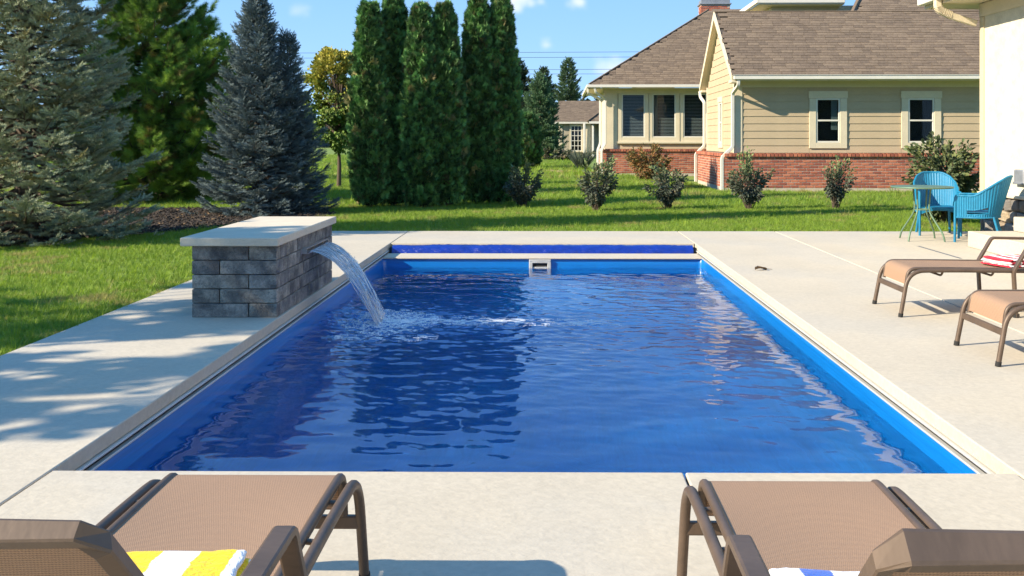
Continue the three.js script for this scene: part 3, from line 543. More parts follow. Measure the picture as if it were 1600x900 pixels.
  const hip = part('hip_roof'), OX = wx - 0.5, OZ = -wd + 0.5, k33 = Math.atan(0.66), hs = 5.2;
  const hv = V(0, Math.sin(k33), -Math.cos(k33)), len = wr - OX;
  obj('deck', prism([[[OX, we, OZ], [wr, we, OZ], [wr, we + hs * 0.66, OZ - hs], [OX + hs, we + hs * 0.66, OZ - hs]], [[OX, we - 0.06, OZ - 0.02], [wr, we - 0.06, OZ - 0.02], [wr, we + hs * 0.66 - 0.1, OZ - hs - 0.05], [OX + hs, we + hs * 0.66 - 0.1, OZ - hs - 0.05]]].map((p) => p)), M.under, hip);
  obj('deck', prism([[[OX, we, OZ], [OX + hs, we + hs * 0.66, OZ - hs], [OX + hs, we + hs * 0.66, OZ - hs - 3], [OX, we, OZ - 2 * hs - 3]], [[OX + 0.02, we - 0.06, OZ - 0.03], [OX + hs, we + hs * 0.66 - 0.1, OZ - hs], [OX + hs, we + hs * 0.66 - 0.1, OZ - hs - 3], [OX + 0.02, we - 0.06, OZ - 2 * hs - 3]]]), M.under, hip);
  pieces('shingle', 'shingles', shingleGeo, M.shingle, courses(V(OX, we, OZ), X, hv, hs / Math.cos(k33), (s) => [s * Math.cos(k33), 7.2], 41), hip, 160);
  obj('hip_cap', pipe([V(OX, we + 0.03, OZ), V(OX + hs, we + hs * 0.66 + 0.03, OZ - hs)], 0.055, 6, { sy: 0.5 }), M.shingle[1], hip);
  obj('eave_soffit', [bx(OX + 0.03, wr, we - 0.14, we - 0.12, -OZ + 0.03, wd + 0.14), bx(OX + 0.03, wx + 0.14, we - 0.14, we - 0.12, wd + 0.13, wd + 6)], M.trim, hip);
  obj('frieze_board', [bx(wx + 0.05, wr, we - 0.3, we - 0.142, wd + 0.06, wd + 0.135)], M.trim, hip);
  obj('gutter', [bx(OX - 0.04, wr, we - 0.11, we + 0.0, -OZ - 0.1, -OZ, 0.02), bx(OX - 0.1, OX, we - 0.11, we, -OZ - 0.1, -OZ + 8, 0.02)], M.white, hip);
  obj('downspout', downspout([V(OX + 0.2, we - 0.1, OZ + 0.04), V(OX + 0.25, we - 0.3, OZ), V(wx + 0.12, we - 0.52, -wd + 0.08), V(wx + 0.12, 1.2, -wd + 0.08), V(wx - 0.02, 0.95, -wd + 0.13), V(wx - 0.02, 0.02, -wd + 0.13)]), M.white, h);
  obj('downspout', downspout([V(OX - 0.04, we - 0.1, OZ - 0.25), V(OX - 0.04, we - 0.3, OZ - 0.25), V(wx - 0.06, we - 0.52, -wd - 0.1), V(wx - 0.06, 1.2, -wd - 0.1), V(wx - 0.16, 0.95, -wd - 0.05), V(wx - 0.16, 0.02, -wd - 0.05)]), M.white, h);
  // chimney through the hip roof
  const ch = part('chimney');
  obj('core', bx(1.72, 2.98, 5.8, 7.2, 16.62, 17.4), M.mortar, ch);
  pieces('brick', 'brickwork', brickGeo, M.brick, [...bond(V(1.71, 5.8, -16.61), X, Z, 1.27, 18, 51), ...bond(V(1.71, 5.8, -16.61), V(0, 0, -1), NX, 0.8, 18, 52)], ch, 0);
  obj('cap', [bx(1.66, 3.03, 7.2, 7.26, 16.55, 17.46, 0.01), bx(1.72, 2.97, 7.26, 7.42, 16.62, 17.4, 0.01)], M.galv, ch);
  // upper storey behind
  const up = part('upper_storey'), ux = 2.4, uz = 7.45;
  obj('wall', bx(ux + 0.55, 7, 4, 6.0, uz + 0.6, uz + 3), M.trim, up);
  obj('soffit', bx(ux, 5.3, 5.96, 6.0, uz, uz + 3.2), M.trim, up);
  obj('gutter', [bx(ux - 0.05, 5.3, 6.0, 6.16, uz - 0.1, uz, 0.02), bx(ux - 0.1, ux, 6.0, 6.16, uz - 0.1, uz + 4, 0.02)], M.white, up);
  obj('roof', prism([[[ux, 6.1, -uz], [5.3, 6.1, -uz], [5.3, 8, -uz - 3], [ux + 3 - 0.2, 8, -uz - 3]], [[ux, 6.06, -uz - 0.03], [5.3, 6.06, -uz - 0.03], [5.3, 7.9, -uz - 3.05], [ux + 2.8, 7.9, -uz - 3.05]]]), M.under, up);
  const rl = 4.65, rz = 5.0, ry = 4.9, rk = Math.atan(0.62);
  obj('roof', prism([[[rl, ry, -rz], [10, ry, -rz], [10, ry + 4 * 0.62, -rz - 4], [rl + 2.1, ry + 4 * 0.62, -rz - 4]], [[rl, ry - 0.05, -rz - 0.03], [10, ry - 0.05, -rz - 0.03], [10, ry + 2.4, -rz - 4.05], [rl + 2.1, ry + 2.4, -rz - 4.05]]]), M.under, up);
  pieces('shingle', 'shingles', shingleGeo, M.shingle, courses(V(rl, ry, -rz), X, V(0, Math.sin(rk), -Math.cos(rk)), 4.5, (s) => [s * 0.45, 4.6], 61), up, 0);
  obj('hip_cap', pipe([V(rl, ry + 0.03, -rz), V(rl + 2.1, ry + 2.51, -rz - 4)], 0.09, 6, { sy: 0.4 }), M.shingle[0], up);
}

{ // the near stucco house at the right
  const h = thing('stucco_house', 'cream stucco house corner with rubble stone base beside the deck', 'house');
  const X = 6.54, B = 15.0, A = -2;
  obj('wall', [bx(X, X + 0.3, 0.56, 3.5, A, B - 0.0, 0.004), bx(X + 0.3, 14, 0.56, 3.5, B - 0.3, B - 0.002)], M.stucco, h);
  obj('base_core', [bx(X + 0.06, X + 0.3, -0.05, 0.555, A, B - 0.06), bx(X + 0.3, 14, -0.05, 0.555, B - 0.3, B - 0.06)], M.mortar, h);
  obj('corner_trim', [bx(X - 0.022, X + 0.1, 0.60, 3.22, B - 0.11, B + 0.022, 0.006)], mat([0.62, 0.53, 0.36], 0.8, T.streak), h);
  obj('frieze_board', [bx(X - 0.028, X, 3.225, 3.42, A, B + 0.02, 0.004), bx(X - 0.026, X + 6, 3.225, 3.42, B + 0.002, B + 0.028, 0.004)], M.trim, h);
  obj('ledge', bx(X - 0.05, X + 0.02, 0.555, 0.60, A, B + 0.05, 0.012), M.lime, h);
  const r = mulberry(88), sm = [[0.44, 0.35, 0.24], [0.52, 0.44, 0.32], [0.20, 0.18, 0.16], [0.34, 0.26, 0.18], [0.28, 0.26, 0.24]].map((c) => mat(c, 0.92, T.grain, T.blockBump, 0.015));
  for (const [axis, from, to] of [[0, 11.4, B + 0.02], [1, X, X + 3]]) {
    let y = 0.0;
    for (const hh of [0.2, 0.17, 0.18]) {
      let s = from; while (s < to - 0.03) {
        const l = Math.min(0.16 + r() * 0.28, to - s), g = new RoundedBoxGeometry(0.12, hh - 0.015, l - 0.016, 3, 0.035), p = g.attributes.position, sd = r() * 50;
        for (let i = 0; i < p.count; i++) { const a = p.getX(i), b = p.getY(i), c = p.getZ(i); p.setXYZ(i, a + 0.05 * N3(b * 9 + sd, c * 9, a), b + 0.045 * N3(c * 5 + sd, a * 5, 2), c + 0.05 * N3(b * 6, a * 6 + sd, 4)); }
        g.computeVertexNormals(); if (axis) g.rotateY(Math.PI / 2);
        axis ? g.translate(s + l / 2, y + hh / 2, -B + 0.03) : g.translate(X + 0.035, y + hh / 2, -(s + l / 2));
        obj('stone', uvBox(g), sm[Math.floor(r() * 5)], h); s += l;
      }
      y += hh;
    }
  }
  const roof = new THREE.Group(); roof.name = 'roof'; h.add(roof);
  const ex = 5.95;
  obj('soffit', bx(ex, 14, 3.43, 3.46, A, B + 0.6), M.trim, roof);
  obj('fascia', [bx(ex - 0.03, ex, 3.42, 3.62, A, B + 0.62), bx(ex, 14, 3.42, 3.62, B + 0.6, B + 0.63)], M.trim, roof);
  obj('gutter', [bx(ex - 0.15, ex - 0.03, 3.47, 3.6, A, B + 0.62, 0.02), bx(ex - 0.165, ex - 0.03, 3.6, 3.615, A, B + 0.62, 0.004)], M.white, roof);
  obj('deck', prism([[[ex - 0.1, 3.63, -B - 0.65], [ex - 0.1, 3.63, -A], [13, 7, -A], [13, 7, -B - 0.65]], [[ex - 0.1, 3.56, -B - 0.65], [ex - 0.1, 3.56, -A], [13, 6.9, -A], [13, 6.9, -B - 0.65]]]), M.under, roof);
  const dsp = bend([V(ex - 0.09, 3.5, -B + 0.05), V(ex - 0.09, 3.34, -B + 0.05), V(ex + 0.12, 3.24, -B + 0.02), V(X - 0.09, 3.13, -B + 0.0)], 0.12, 8);
  obj('downspout', pipe(dsp, 0.048, 10, { square: true }), M.trim, h);
  const ribs = []; for (let k = 3; k < 14; k++) { const p = dsp[k], q = dsp[k + 1]; if (q) ribs.push(pipe([p.clone().lerp(q, 0.3), p.clone().lerp(q, 0.6)], 0.054, 10, { square: true })); }
  obj('elbow_rib', ribs, M.trim, h);
  const box = new THREE.Group(); box.name = 'outlet_box'; h.add(box);
  obj('cover', bx(X - 0.07, X + 0.002, 0.78, 0.97, 13.55, 13.83, 0.02), M.galv, box);
  obj('lid_rim', bx(X - 0.078, X - 0.06, 0.765, 0.80, 13.535, 13.845, 0.008), M.galv, box);
  const st = thing('concrete_stoop', 'two step cream concrete stoop against the stucco house', 'steps');
  obj('lower_step', bx(5.42, X - 0.052, 0.001, 0.205, 10.6, 12.84, 0.012, 0.7), M.concrete, st);
  obj('upper_step', bx(6.0, X - 0.053, 0.207, 0.39, 10.9, 12.83, 0.012, 1.9), M.concrete, st);
}

{ // neighbour's house far behind, left of the wing
  const h = thing('neighbour_house', 'small distant beige house with brown roofs behind the lawn', 'house', [0.85, 0, -75], -0.03);
  obj('wall', [bx(0, 2.4, 0, 2.55, 0, 6), bx(2.4, 8, 0, 2.5, 0.6, 6)], mat([0.42, 0.36, 0.27], 0.9, T.grain), h);
  obj('corner_board', [bx(0, 0.3, 0, 2.5, -0.05, 0), bx(2.05, 2.45, 0, 2.5, -0.12, 0)], M.trim, h);
  obj('downspout', [pipe([V(1.95, 2.5, 0.35), V(1.95, 0, 0.3)], 0.09, 6, { square: true }), pipe([V(2.6, 2.4, 0.3), V(2.6, 0, 0.3)], 0.08, 6, { square: true })], M.white, h);
  obj('fascia', [bx(-0.4, 2.6, 2.5, 2.66, -0.42, -0.3), bx(2.3, 8, 2.5, 2.66, -0.55, -0.45)], M.white, h);
  const cross = (b, x0, x1, y0, y1) => [1, 2].map((k) => b(lerp(x0, x1, k / 3) - 0.02, lerp(x0, x1, k / 3) + 0.02, y0, y1, 0.0, 0.035)).concat([1, 2, 3, 4].map((k) => b(x0, x1, lerp(y0, y1, k / 5) - 0.02, lerp(y0, y1, k / 5) + 0.02, 0.0, 0.034)));
  window_(h, [0.85, 0.35, 0.06], 0, 1.0, 2.1, { deep: 0.03, blinds: false, side: 0.1, head: 0.1, sill: 0.1, cross });
  window_(h, [3.0, 1.55, -0.54], 0, 1.3, 0.85, { deep: 0.03, blinds: false, side: 0.08, head: 0.08, sill: 0.08, cross: (b, x0, x1, y0, y1) => [b((x0 + x1) / 2 - 0.02, (x0 + x1) / 2 + 0.02, y0, y1, 0, 0.035)] });
  const r1 = new THREE.Group(); r1.name = 'roof'; h.add(r1);
  obj('deck', [prism([[[-0.4, 2.62, 0.4], [4.6, 2.62, 0.4], [4.6, 4.3, -3], [-0.1, 4.3, -3]], [[-0.4, 2.55, 0.35], [4.6, 2.55, 0.35], [4.6, 4.2, -3.1], [-0.1, 4.2, -3.1]]]), prism([[[2.2, 2.64, 0.5], [9, 2.64, 0.5], [9, 5.6, -4], [6.2, 5.6, -4]], [[2.2, 2.57, 0.45], [9, 2.57, 0.45], [9, 5.5, -4.1], [6.2, 5.5, -4.1]]])], M.under, r1);
  const sc = [...courses(V(-0.4, 2.62, 0.4), V(1, 0, 0), V(0, 1.68, -3.4).normalize(), 3.8, (s) => [s * 0.08, 5], 71), ...courses(V(2.2, 2.64, 0.5), V(1, 0, 0), V(0, 2.96, -4.5).normalize(), 5.3, (s) => [s * 0.74, 6.8], 72)];
  pieces('shingle', 'shingles', shingleGeo, M.shingle, sc, r1, 0);
  obj('hip_cap', pipe([V(2.2, 2.7, 0.5), V(6.2, 5.66, -4)], 0.12, 6, { sy: 0.4 }), M.shingle[2], r1);
}

// ---------------------------------------------------------------- trees and plants
const UPV = V(0, 1, 0), FWD = V(0, 0, 1);
function blades(list) {                                         // list of [base, tip, width vector] -> triangles; normals lifted towards `lift`
  const P = [], Nn = [];
  for (const [a, b, w] of list) {
    const n = b.clone().sub(a).cross(w).normalize(); const s = n.y < 0 ? -1 : 1; n.multiplyScalar(s);
    P.push(a.x + s * w.x, a.y + s * w.y, a.z + s * w.z, a.x - s * w.x, a.y - s * w.y, a.z - s * w.z, b.x, b.y, b.z); for (let k = 0; k < 3; k++) Nn.push(n.x, n.y, n.z);
  }
  const g = new THREE.BufferGeometry(); g.setAttribute('position', new THREE.Float32BufferAttribute(P, 3)); g.setAttribute('normal', new THREE.Float32BufferAttribute(Nn, 3)); g.setAttribute('uv', new THREE.Float32BufferAttribute(new Float32Array(P.length / 3 * 2), 2)); return g;
}
function needleSpray(seed, len, n, needle, width, forward, sideTwigs = 0) {   // twig along +z
  const r = mulberry(seed), out = [], twig = (o, dir, l, m) => {
    const s = V(0.3, 0.9, 0.2).cross(dir).normalize(), t = dir.clone().cross(s);
    for (let i = 0; i < m; i++) {
      const f = Math.pow((i + 0.5) / m, 0.9), an = i * 2.399 + r() * 0.6, rad = s.clone().multiplyScalar(Math.cos(an)).addScaledVector(t, Math.sin(an));
      const a = o.clone().addScaledVector(dir, l * f), d = rad.clone().multiplyScalar(1 - forward * 0.55).addScaledVector(dir, forward).normalize(), w = d.clone().cross(rad.clone().cross(dir).addScaledVector(rad, r() - 0.5)).normalize();
      out.push([a, a.clone().addScaledVector(d, needle * (0.8 + 0.4 * r()) * (1 - 0.35 * f)), w.multiplyScalar(width)]);
    }
    out.push([o.clone(), o.clone().addScaledVector(dir, l), s.clone().multiplyScalar(width * 1.3)]);
  };
  twig(V(0, 0, 0), V(0, 0, 1), len, n);
  for (let k = 0; k < sideTwigs; k++) { const sd = k % 2 ? 1 : -1, z = len * (0.15 + 0.5 * k / sideTwigs); twig(V(0, 0, z), V(sd * 0.75, 0.08 * (r() - 0.5), 0.7).normalize(), len * (0.62 - 0.25 * k / sideTwigs), Math.round(n * 0.55)); }
  return blades(out);
}
const aim = (dir, roll) => new THREE.Quaternion().setFromUnitVectors(FWD, dir).multiply(new THREE.Quaternion().setFromAxisAngle(FWD, roll));
// twig laid roughly level: z along dir, y kept up
function lay(dir, roll) { const x = UPV.clone().cross(dir); if (x.lengthSq() < 1e-4) x.set(1, 0, 0); x.normalize(); const y = dir.clone().cross(x); return new THREE.Quaternion().setFromRotationMatrix(new THREE.Matrix4().makeBasis(x, y, dir)).multiply(new THREE.Quaternion().setFromAxisAngle(FWD, roll)); }
const SPRAY = { spruce: needleSpray(3, 0.19, 46, 0.030, 0.0042, 0.55, 3), pine: needleSpray(4, 0.16, 60, 0.105, 0.0032, 0.72, 1), far: needleSpray(5, 0.5, 22, 0.12, 0.03, 0.5, 2) };
const LM = { blue: leafMat([1, 1, 1], 0.12, 0.8), pine: leafMat([1, 1, 1], 0.25, 0.85), leaf: leafMat([1, 1, 1], 0.3, 0.8), fan: leafMat([1, 1, 1], 0.18, 0.8), grass: leafMat([1, 1, 1], 0.5, 0.9) };

function conifer(pos, label, category, o, group, name = 'spruce_tree') {
  const t = thing(name, label, category, pos, 0, group), r = mulberry(o.seed), H = o.height, list = [], limbs = [], tint = () => o.tint(r);
  const lean = (y) => V(0.03 * N3(y * 0.4, o.seed, 1), y, 0.03 * N3(y * 0.4, o.seed, 9));
  obj('trunk', pipe(Array.from({ length: 10 }, (_, i) => lean(H * i / 9 - (i ? 0 : 0.1))), (k) => lerp(o.trunk ?? 0.09, 0.008, k), 8), M.bark, t);
  let y = o.low ?? 0.12;
  while (y < H - 0.05) {
    const f = y / H, L0 = o.radius * (o.profile ? o.profile(f) : Math.pow(1 - f, 0.82)) + 0.03, nb = Math.max(4, Math.round((o.density ?? 9) * (0.5 + 0.6 * (1 - f)))), a0 = r() * 6.28;
    for (let b = 0; b < nb; b++) {
      const an = a0 + (b + 0.5 * (r() - 0.5)) / nb * 6.283, L = L0 * (0.72 + 0.42 * r()) * (1 + 0.25 * N3(Math.cos(an) * 2, y * 1.4, Math.sin(an) * 2 + o.seed)), pitch = lerp(o.pitchLow ?? -0.22, o.pitchTop ?? 0.75, Math.pow(f, 1.2)) + (r() - 0.5) * 0.25;
      const dirXZ = V(Math.cos(an), 0, Math.sin(an)), y0 = y + (r() - 0.5) * (o.step ?? 0.16), tips = (o.curl ?? 0.25) * L;
      const P = (s) => V(0, y0, 0).addScaledVector(dirXZ, L * s * Math.cos(pitch * 0.8)).add(V(0, L * s * Math.sin(pitch) + tips * s * s * 0.5 - 0.12 * L * Math.sin(s * 3.1), 0));
      if (L > 0.12) limbs.push(pipe([P(0), P(0.35), P(0.7), P(0.96)], (k) => lerp(0.012 + 0.012 * L, 0.004, k), 4));
      const step = o.gap ?? 0.085;
      for (let s = L > 0.5 ? lerp(o.inner ?? 0.3, 0.1, f) : 0.12; s <= 1.001; s += step / L) {
        const p = P(s), d = P(s + 0.03).sub(P(s - 0.03)).normalize(), side = UPV.clone().cross(d).normalize(), q = (1 - s) * L * 0.55;
        const put = (pp, dd, sc) => { dd.normalize(); list.push([new THREE.Matrix4().compose(pp, lay(dd, (r() - 0.5) * 0.9), V(sc, sc, sc)), tint()]); };
        for (const sg of [-1, 1]) { const w = q * (0.25 + 0.9 * r()), dd = d.clone().multiplyScalar(0.75).addScaledVector(side, sg * (0.5 + 0.4 * r())).add(V(0, (r() - 0.4) * 0.35 - (o.droop ?? 0.05), 0)); put(p.clone().addScaledVector(side, sg * w).add(V(0, -0.1 * w + (r() - 0.5) * 0.05, 0)), dd, (o.size ?? 1) * (0.75 + 0.5 * r())); }
        if (r() < 0.7) put(p, d.clone().add(V((r() - 0.5) * 0.5, (r() - 0.3) * 0.5, (r() - 0.5) * 0.5)), (o.size ?? 1) * (0.8 + 0.4 * r()));
      }
      list.push([new THREE.Matrix4().compose(P(0.98), lay(P(1).sub(P(0.9)).normalize(), r()), V(1, 1, 1).multiplyScalar((o.size ?? 1) * 1.05)), tint()]);
    }
    y += (o.step ?? 0.16) * (0.8 + 0.4 * r()) * lerp(1, 0.7, f);
  }
  for (let k = 0; k < 5; k++) list.push([new THREE.Matrix4().compose(lean(H - 0.03 * k), lay(V((r() - 0.5) * 0.5, 1, (r() - 0.5) * 0.5).normalize(), r() * 6), V(1, 1, 1).multiplyScalar(o.size ?? 1)), tint()]);
  obj('branches', limbs, M.bark, t, 'stuff');
  instanced('crown', o.spray, o.mat, list, t);
  return t;
}
const blueTint = (k = 1) => (r) => { const v = k * (0.75 + 0.5 * r()), w = r(); return w < 0.12 ? col(0.15 * v, 0.14 * v, 0.06 * v) : col(lerp(0.16, 0.25, w) * v, lerp(0.195, 0.275, w) * v, lerp(0.135, 0.175, w) * v); };
const steelTint = (k) => (r) => { const v = k * (0.7 + 0.6 * r()), w = r(); return col(lerp(0.10, 0.16, w) * v, lerp(0.145, 0.205, w) * v, lerp(0.15, 0.205, w) * v); };
const greenTint = (r) => { const v = 0.6 + 0.7 * r(); return col(0.05 * v, 0.09 * v, 0.04 * v); };
const pineTint = (r) => { const v = 0.65 + 0.7 * r(), w = r(); return w < 0.1 ? col(0.16 * v, 0.14 * v, 0.03 * v) : col(lerp(0.13, 0.23, w) * v, lerp(0.25, 0.35, w) * v, 0.045 * v); };

conifer([-7.35, -0.03, -13.9], 'large blue spruce at the far left behind the lawn', 'spruce tree', { seed: 11, height: 8.6, radius: 1.5, density: 12, step: 0.2, spray: SPRAY.spruce, mat: LM.blue, tint: blueTint(1.35), trunk: 0.16, gap: 0.12, size: 1.25, pitchLow: -0.12, low: 0.15, inner: 0.45 });
conifer([-5.48, -0.03, -18.7], 'dark blue spruce with a pointed top behind the stone pedestal', 'spruce tree', { seed: 12, height: 4.15, radius: 1.12, density: 11, step: 0.14, spray: SPRAY.spruce, mat: LM.blue, tint: steelTint(1.0), trunk: 0.08, gap: 0.085, low: 0.06, pitchLow: -0.18, pitchTop: 0.9 });
conifer([-5.0, -0.03, -19.0], 'lower blue spruce crowding the right side of the pointed spruce', 'spruce tree', { seed: 13, height: 3.35, radius: 0.80, density: 9, step: 0.15, spray: SPRAY.spruce, mat: LM.blue, tint: steelTint(0.95), trunk: 0.07, gap: 0.09, low: 0.06, pitchTop: 0.9 });
conifer([-9.2, -0.03, -23], 'tall yellow green pine between two blue spruces', 'pine tree', { seed: 14, height: 8.4, radius: 2.15, density: 10, step: 0.27, spray: SPRAY.pine, mat: LM.pine, tint: pineTint, trunk: 0.13, gap: 0.125, size: 1.5, pitchLow: -0.08, pitchTop: 0.8, curl: 0.6, low: 0.25, inner: 0.35, profile: (f) => Math.pow(1 - f, 0.5) * (0.9 + 0.25 * Math.sin(f * 9)) }, null, 'pine_tree');
// trees beside the pool, left of the frame: they dapple the deck
// arborvitae columns
function fan(seed) {
  const r = mulberry(seed), out = [];
  for (let k = 0; k < 7; k++) { const a = lerp(-0.95, 0.95, k / 6) + (r() - 0.5) * 0.2, l = 0.105 * (1 - 0.35 * Math.abs(a)) * (0.85 + 0.3 * r()), o = V(0, 0, 0.02 * Math.abs(3 - k) * 0.2), d = V(Math.sin(a), 0.25 * (r() - 0.5), Math.cos(a)).normalize(), e = o.clone().addScaledVector(d, l), w = V(Math.cos(a), 0, -Math.sin(a)).multiplyScalar(0.011);
    out.push([o.clone().addScaledVector(d, 0.025), e, w], [o.clone().addScaledVector(d, l * 0.5), o.clone().addScaledVector(d, l * 0.85).addScaledVector(w, 2.6), w.clone().multiplyScalar(0.6)], [o.clone().addScaledVector(d, l * 0.4), o.clone().addScaledVector(d, l * 0.75).addScaledVector(w, -2.6), w.clone().multiplyScalar(0.6)]); }
  return blades(out);
}
const FAN = (() => {                                            // a frond: seven fans on a short stem along +z
  const r = mulberry(19), P = [], Nn = [], a = fan(9), b = fan(10), v = V(), q = new THREE.Quaternion();
  for (let k = 0; k < 7; k++) { const g = k % 2 ? a : b, an = k * 2.4, z = 0.02 + 0.018 * k; q.copy(aim(V(Math.cos(an) * (0.85 - 0.1 * k), Math.sin(an) * (0.85 - 0.1 * k), 0.75).normalize(), r() * 6.28)); for (let i = 0; i < g.attributes.position.count; i++) { v.fromBufferAttribute(g.attributes.position, i).applyQuaternion(q); P.push(v.x, v.y, v.z + z); v.fromBufferAttribute(g.attributes.normal, i).applyQuaternion(q); Nn.push(v.x, v.y, v.z); } }
  const g = new THREE.BufferGeometry(); g.setAttribute('position', new THREE.Float32BufferAttribute(P, 3)); g.setAttribute('normal', new THREE.Float32BufferAttribute(Nn, 3)); g.setAttribute('uv', new THREE.Float32BufferAttribute(new Float32Array(P.length / 3 * 2), 2)); return g;
})();
function arborvitae(pos, H, R, seed, label, n = 6500, k = 1, group) {
  n = Math.round(n * 0.33);
  const t = thing('arborvitae', label, 'arborvitae', pos, 0, group), r = mulberry(seed), list = [];
  const prof = (f) => R * (0.78 + 0.3 * Math.sin(Math.PI * Math.min(1, f * 1.15 + 0.05))) * Math.pow(Math.max(0, 1 - Math.pow(f, 4.6)), 0.66), lump = (a, f) => 1 + 0.24 * N3(Math.cos(a) * 1.6 + seed, f * H * 1.1, Math.sin(a) * 1.6) + 0.34 * N3(Math.cos(a) * 3.6, f * H * 5.5 + seed, Math.sin(a) * 3.6);
  obj('trunk', pipe([V(0, -0.1, 0), V(0, H * 0.5, 0), V(0.01, H * 0.9, 0)], (q) => lerp(0.07, 0.01, q), 7), M.bark, t);
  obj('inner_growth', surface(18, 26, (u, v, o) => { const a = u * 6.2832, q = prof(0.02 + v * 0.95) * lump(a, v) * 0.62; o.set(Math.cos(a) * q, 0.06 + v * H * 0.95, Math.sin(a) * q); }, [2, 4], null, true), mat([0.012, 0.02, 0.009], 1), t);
  for (let i = 0; i < n; i++) {
    const f = Math.pow(r(), 0.95), a = r() * 6.283, L = lump(a, f), q = prof(f) * L * (0.64 + 0.38 * Math.pow(r(), 0.8)), p = V(Math.cos(a) * q, 0.03 + f * H, Math.sin(a) * q);
    const d = V(Math.cos(a) * (0.35 + 0.5 * r()), 0.75 + 0.5 * r(), Math.sin(a) * (0.35 + 0.5 * r())).add(V((r() - 0.5) * 0.7, 0, (r() - 0.5) * 0.7)).normalize(), s = (0.85 + 0.6 * r()) * k, v = 0.4 + 1.7 * Math.pow(r(), 1.4), w = r();
    list.push([new THREE.Matrix4().compose(p, aim(d, r() * 6.283), V(s, s, s)), w < 0.05 ? col(0.24 * v, 0.22 * v, 0.09 * v) : col(lerp(0.075, 0.125, w) * v, lerp(0.17, 0.24, w) * v, lerp(0.05, 0.07, w) * v)]);
  }
  instanced('crown', FAN, LM.fan, list, t);
}
const AG = null;
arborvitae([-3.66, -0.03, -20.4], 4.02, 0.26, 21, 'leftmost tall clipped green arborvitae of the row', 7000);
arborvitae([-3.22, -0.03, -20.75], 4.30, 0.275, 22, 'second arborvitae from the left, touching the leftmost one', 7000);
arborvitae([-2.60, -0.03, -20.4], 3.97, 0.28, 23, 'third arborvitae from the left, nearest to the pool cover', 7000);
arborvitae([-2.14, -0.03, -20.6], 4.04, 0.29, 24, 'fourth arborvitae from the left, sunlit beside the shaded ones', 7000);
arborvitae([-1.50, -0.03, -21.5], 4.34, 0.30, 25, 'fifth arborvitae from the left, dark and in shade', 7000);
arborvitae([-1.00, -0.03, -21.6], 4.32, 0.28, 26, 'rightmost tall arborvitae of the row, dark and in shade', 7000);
arborvitae([-1.43, -0.03, -46], 2.1, 0.50, 27, 'small round topped arborvitae on the lawn, left one of the far pair', 3600, 1.5);
arborvitae([-0.92, -0.03, -46.6], 2.3, 0.46, 28, 'small pointed arborvitae on the lawn, right one of the far pair', 3600, 1.5);

// broad leaved trees and shrubs
function leafGeo(l, w, fold = 0.25) {
  const P = [[0, 0, 0], [w * 0.5, fold * w, l * 0.4], [w * 0.36, fold * w * 0.8, l * 0.75], [0, 0, l], [-w * 0.36, fold * w * 0.8, l * 0.75], [-w * 0.5, fold * w, l * 0.4], [0, 0, l * 0.45]], idx = [0, 1, 6, 1, 2, 6, 2, 3, 6, 3, 4, 6, 4, 5, 6, 5, 0, 6];
  const g = new THREE.BufferGeometry(); g.setAttribute('position', new THREE.Float32BufferAttribute(P.flat(), 3)); g.setAttribute('uv', new THREE.Float32BufferAttribute(new Float32Array(14), 2)); g.setIndex(idx); g.computeVertexNormals(); return g;
}
const LEAF = { maple: leafGeo(0.080, 0.070), shrub: leafGeo(0.062, 0.034), bush: leafGeo(0.085, 0.042), strap: leafGeo(0.6, 0.03) };
function leafy(name, pos, label, category, o, group) {
  const t = thing(name, label, category, pos, 0, group), r = mulberry(o.seed), list = [], limbs = [], g = () => (r() + r() + r() - 1.5) / 1.5;
  if (o.trunk) obj('trunk', pipe([V(0, -0.1, 0), V(0.02, o.bole * 0.5, 0.01), V(0, o.bole, 0), V(0.03, o.bole + o.crown[1] * 0.6, 0.02)], (k) => lerp(o.trunk, o.trunk * 0.25, k), 9), M.bark, t);
  for (let c = 0; c < o.clumps; c++) {
    let p; do p = V(r() * 2 - 1, r() * 2 - 1, r() * 2 - 1); while (p.length() > 1 || p.length() < (o.hollow ?? 0.25));
    if (o.shape) p.multiplyScalar(o.shape(p));
    const ctr = V(p.x * o.crown[0], o.centre + p.y * o.crown[1], p.z * o.crown[2] * (o.crown[2] ? 1 : 0)), base = o.trunk ? V(0.01, Math.min(ctr.y - 0.15, lerp(o.bole * 0.9, ctr.y, 0.45)), 0) : V((r() - 0.5) * 0.12, 0, (r() - 0.5) * 0.12);
    const mid = base.clone().lerp(ctr, 0.55).add(V(0, o.trunk ? 0.1 : 0.12, 0).multiplyScalar(o.crown[1] * 0.4));
    limbs.push(pipe([base, mid, ctr], (k) => lerp(o.limb ?? 0.02, 0.004, k), 4));
    const n = Math.round(o.leaves * (0.6 + 0.8 * r()));
    for (let i = 0; i < n; i++) {
      const along = o.along ? r() : 1, q = along < 1 ? mid.clone().lerp(ctr, along).add(V(g(), g() * 0.8, g()).multiplyScalar(o.spread * 0.6)) : ctr.clone().add(V(g(), g() * 0.8, g()).multiplyScalar(o.spread));
      if (q.y < (o.min ?? 0.03)) continue;
      const out = q.clone().sub(V(0, o.centre, 0)).normalize(), d = out.multiplyScalar(0.6).add(V(r() - 0.5, r() * 0.6 - 0.35, r() - 0.5)).normalize(), s = 0.7 + 0.6 * r();
      list.push([new THREE.Matrix4().compose(q, aim(d, r() * 6.283), V(s, s, s)), o.tint(r, q)]);
    }
  }
  obj(o.trunk ? 'branches' : 'stems', limbs, o.wood ?? M.bark, t, 'stuff');
  instanced(o.trunk ? 'crown' : 'leaves', o.leaf, LM.leaf, list, t);
  return t;
}
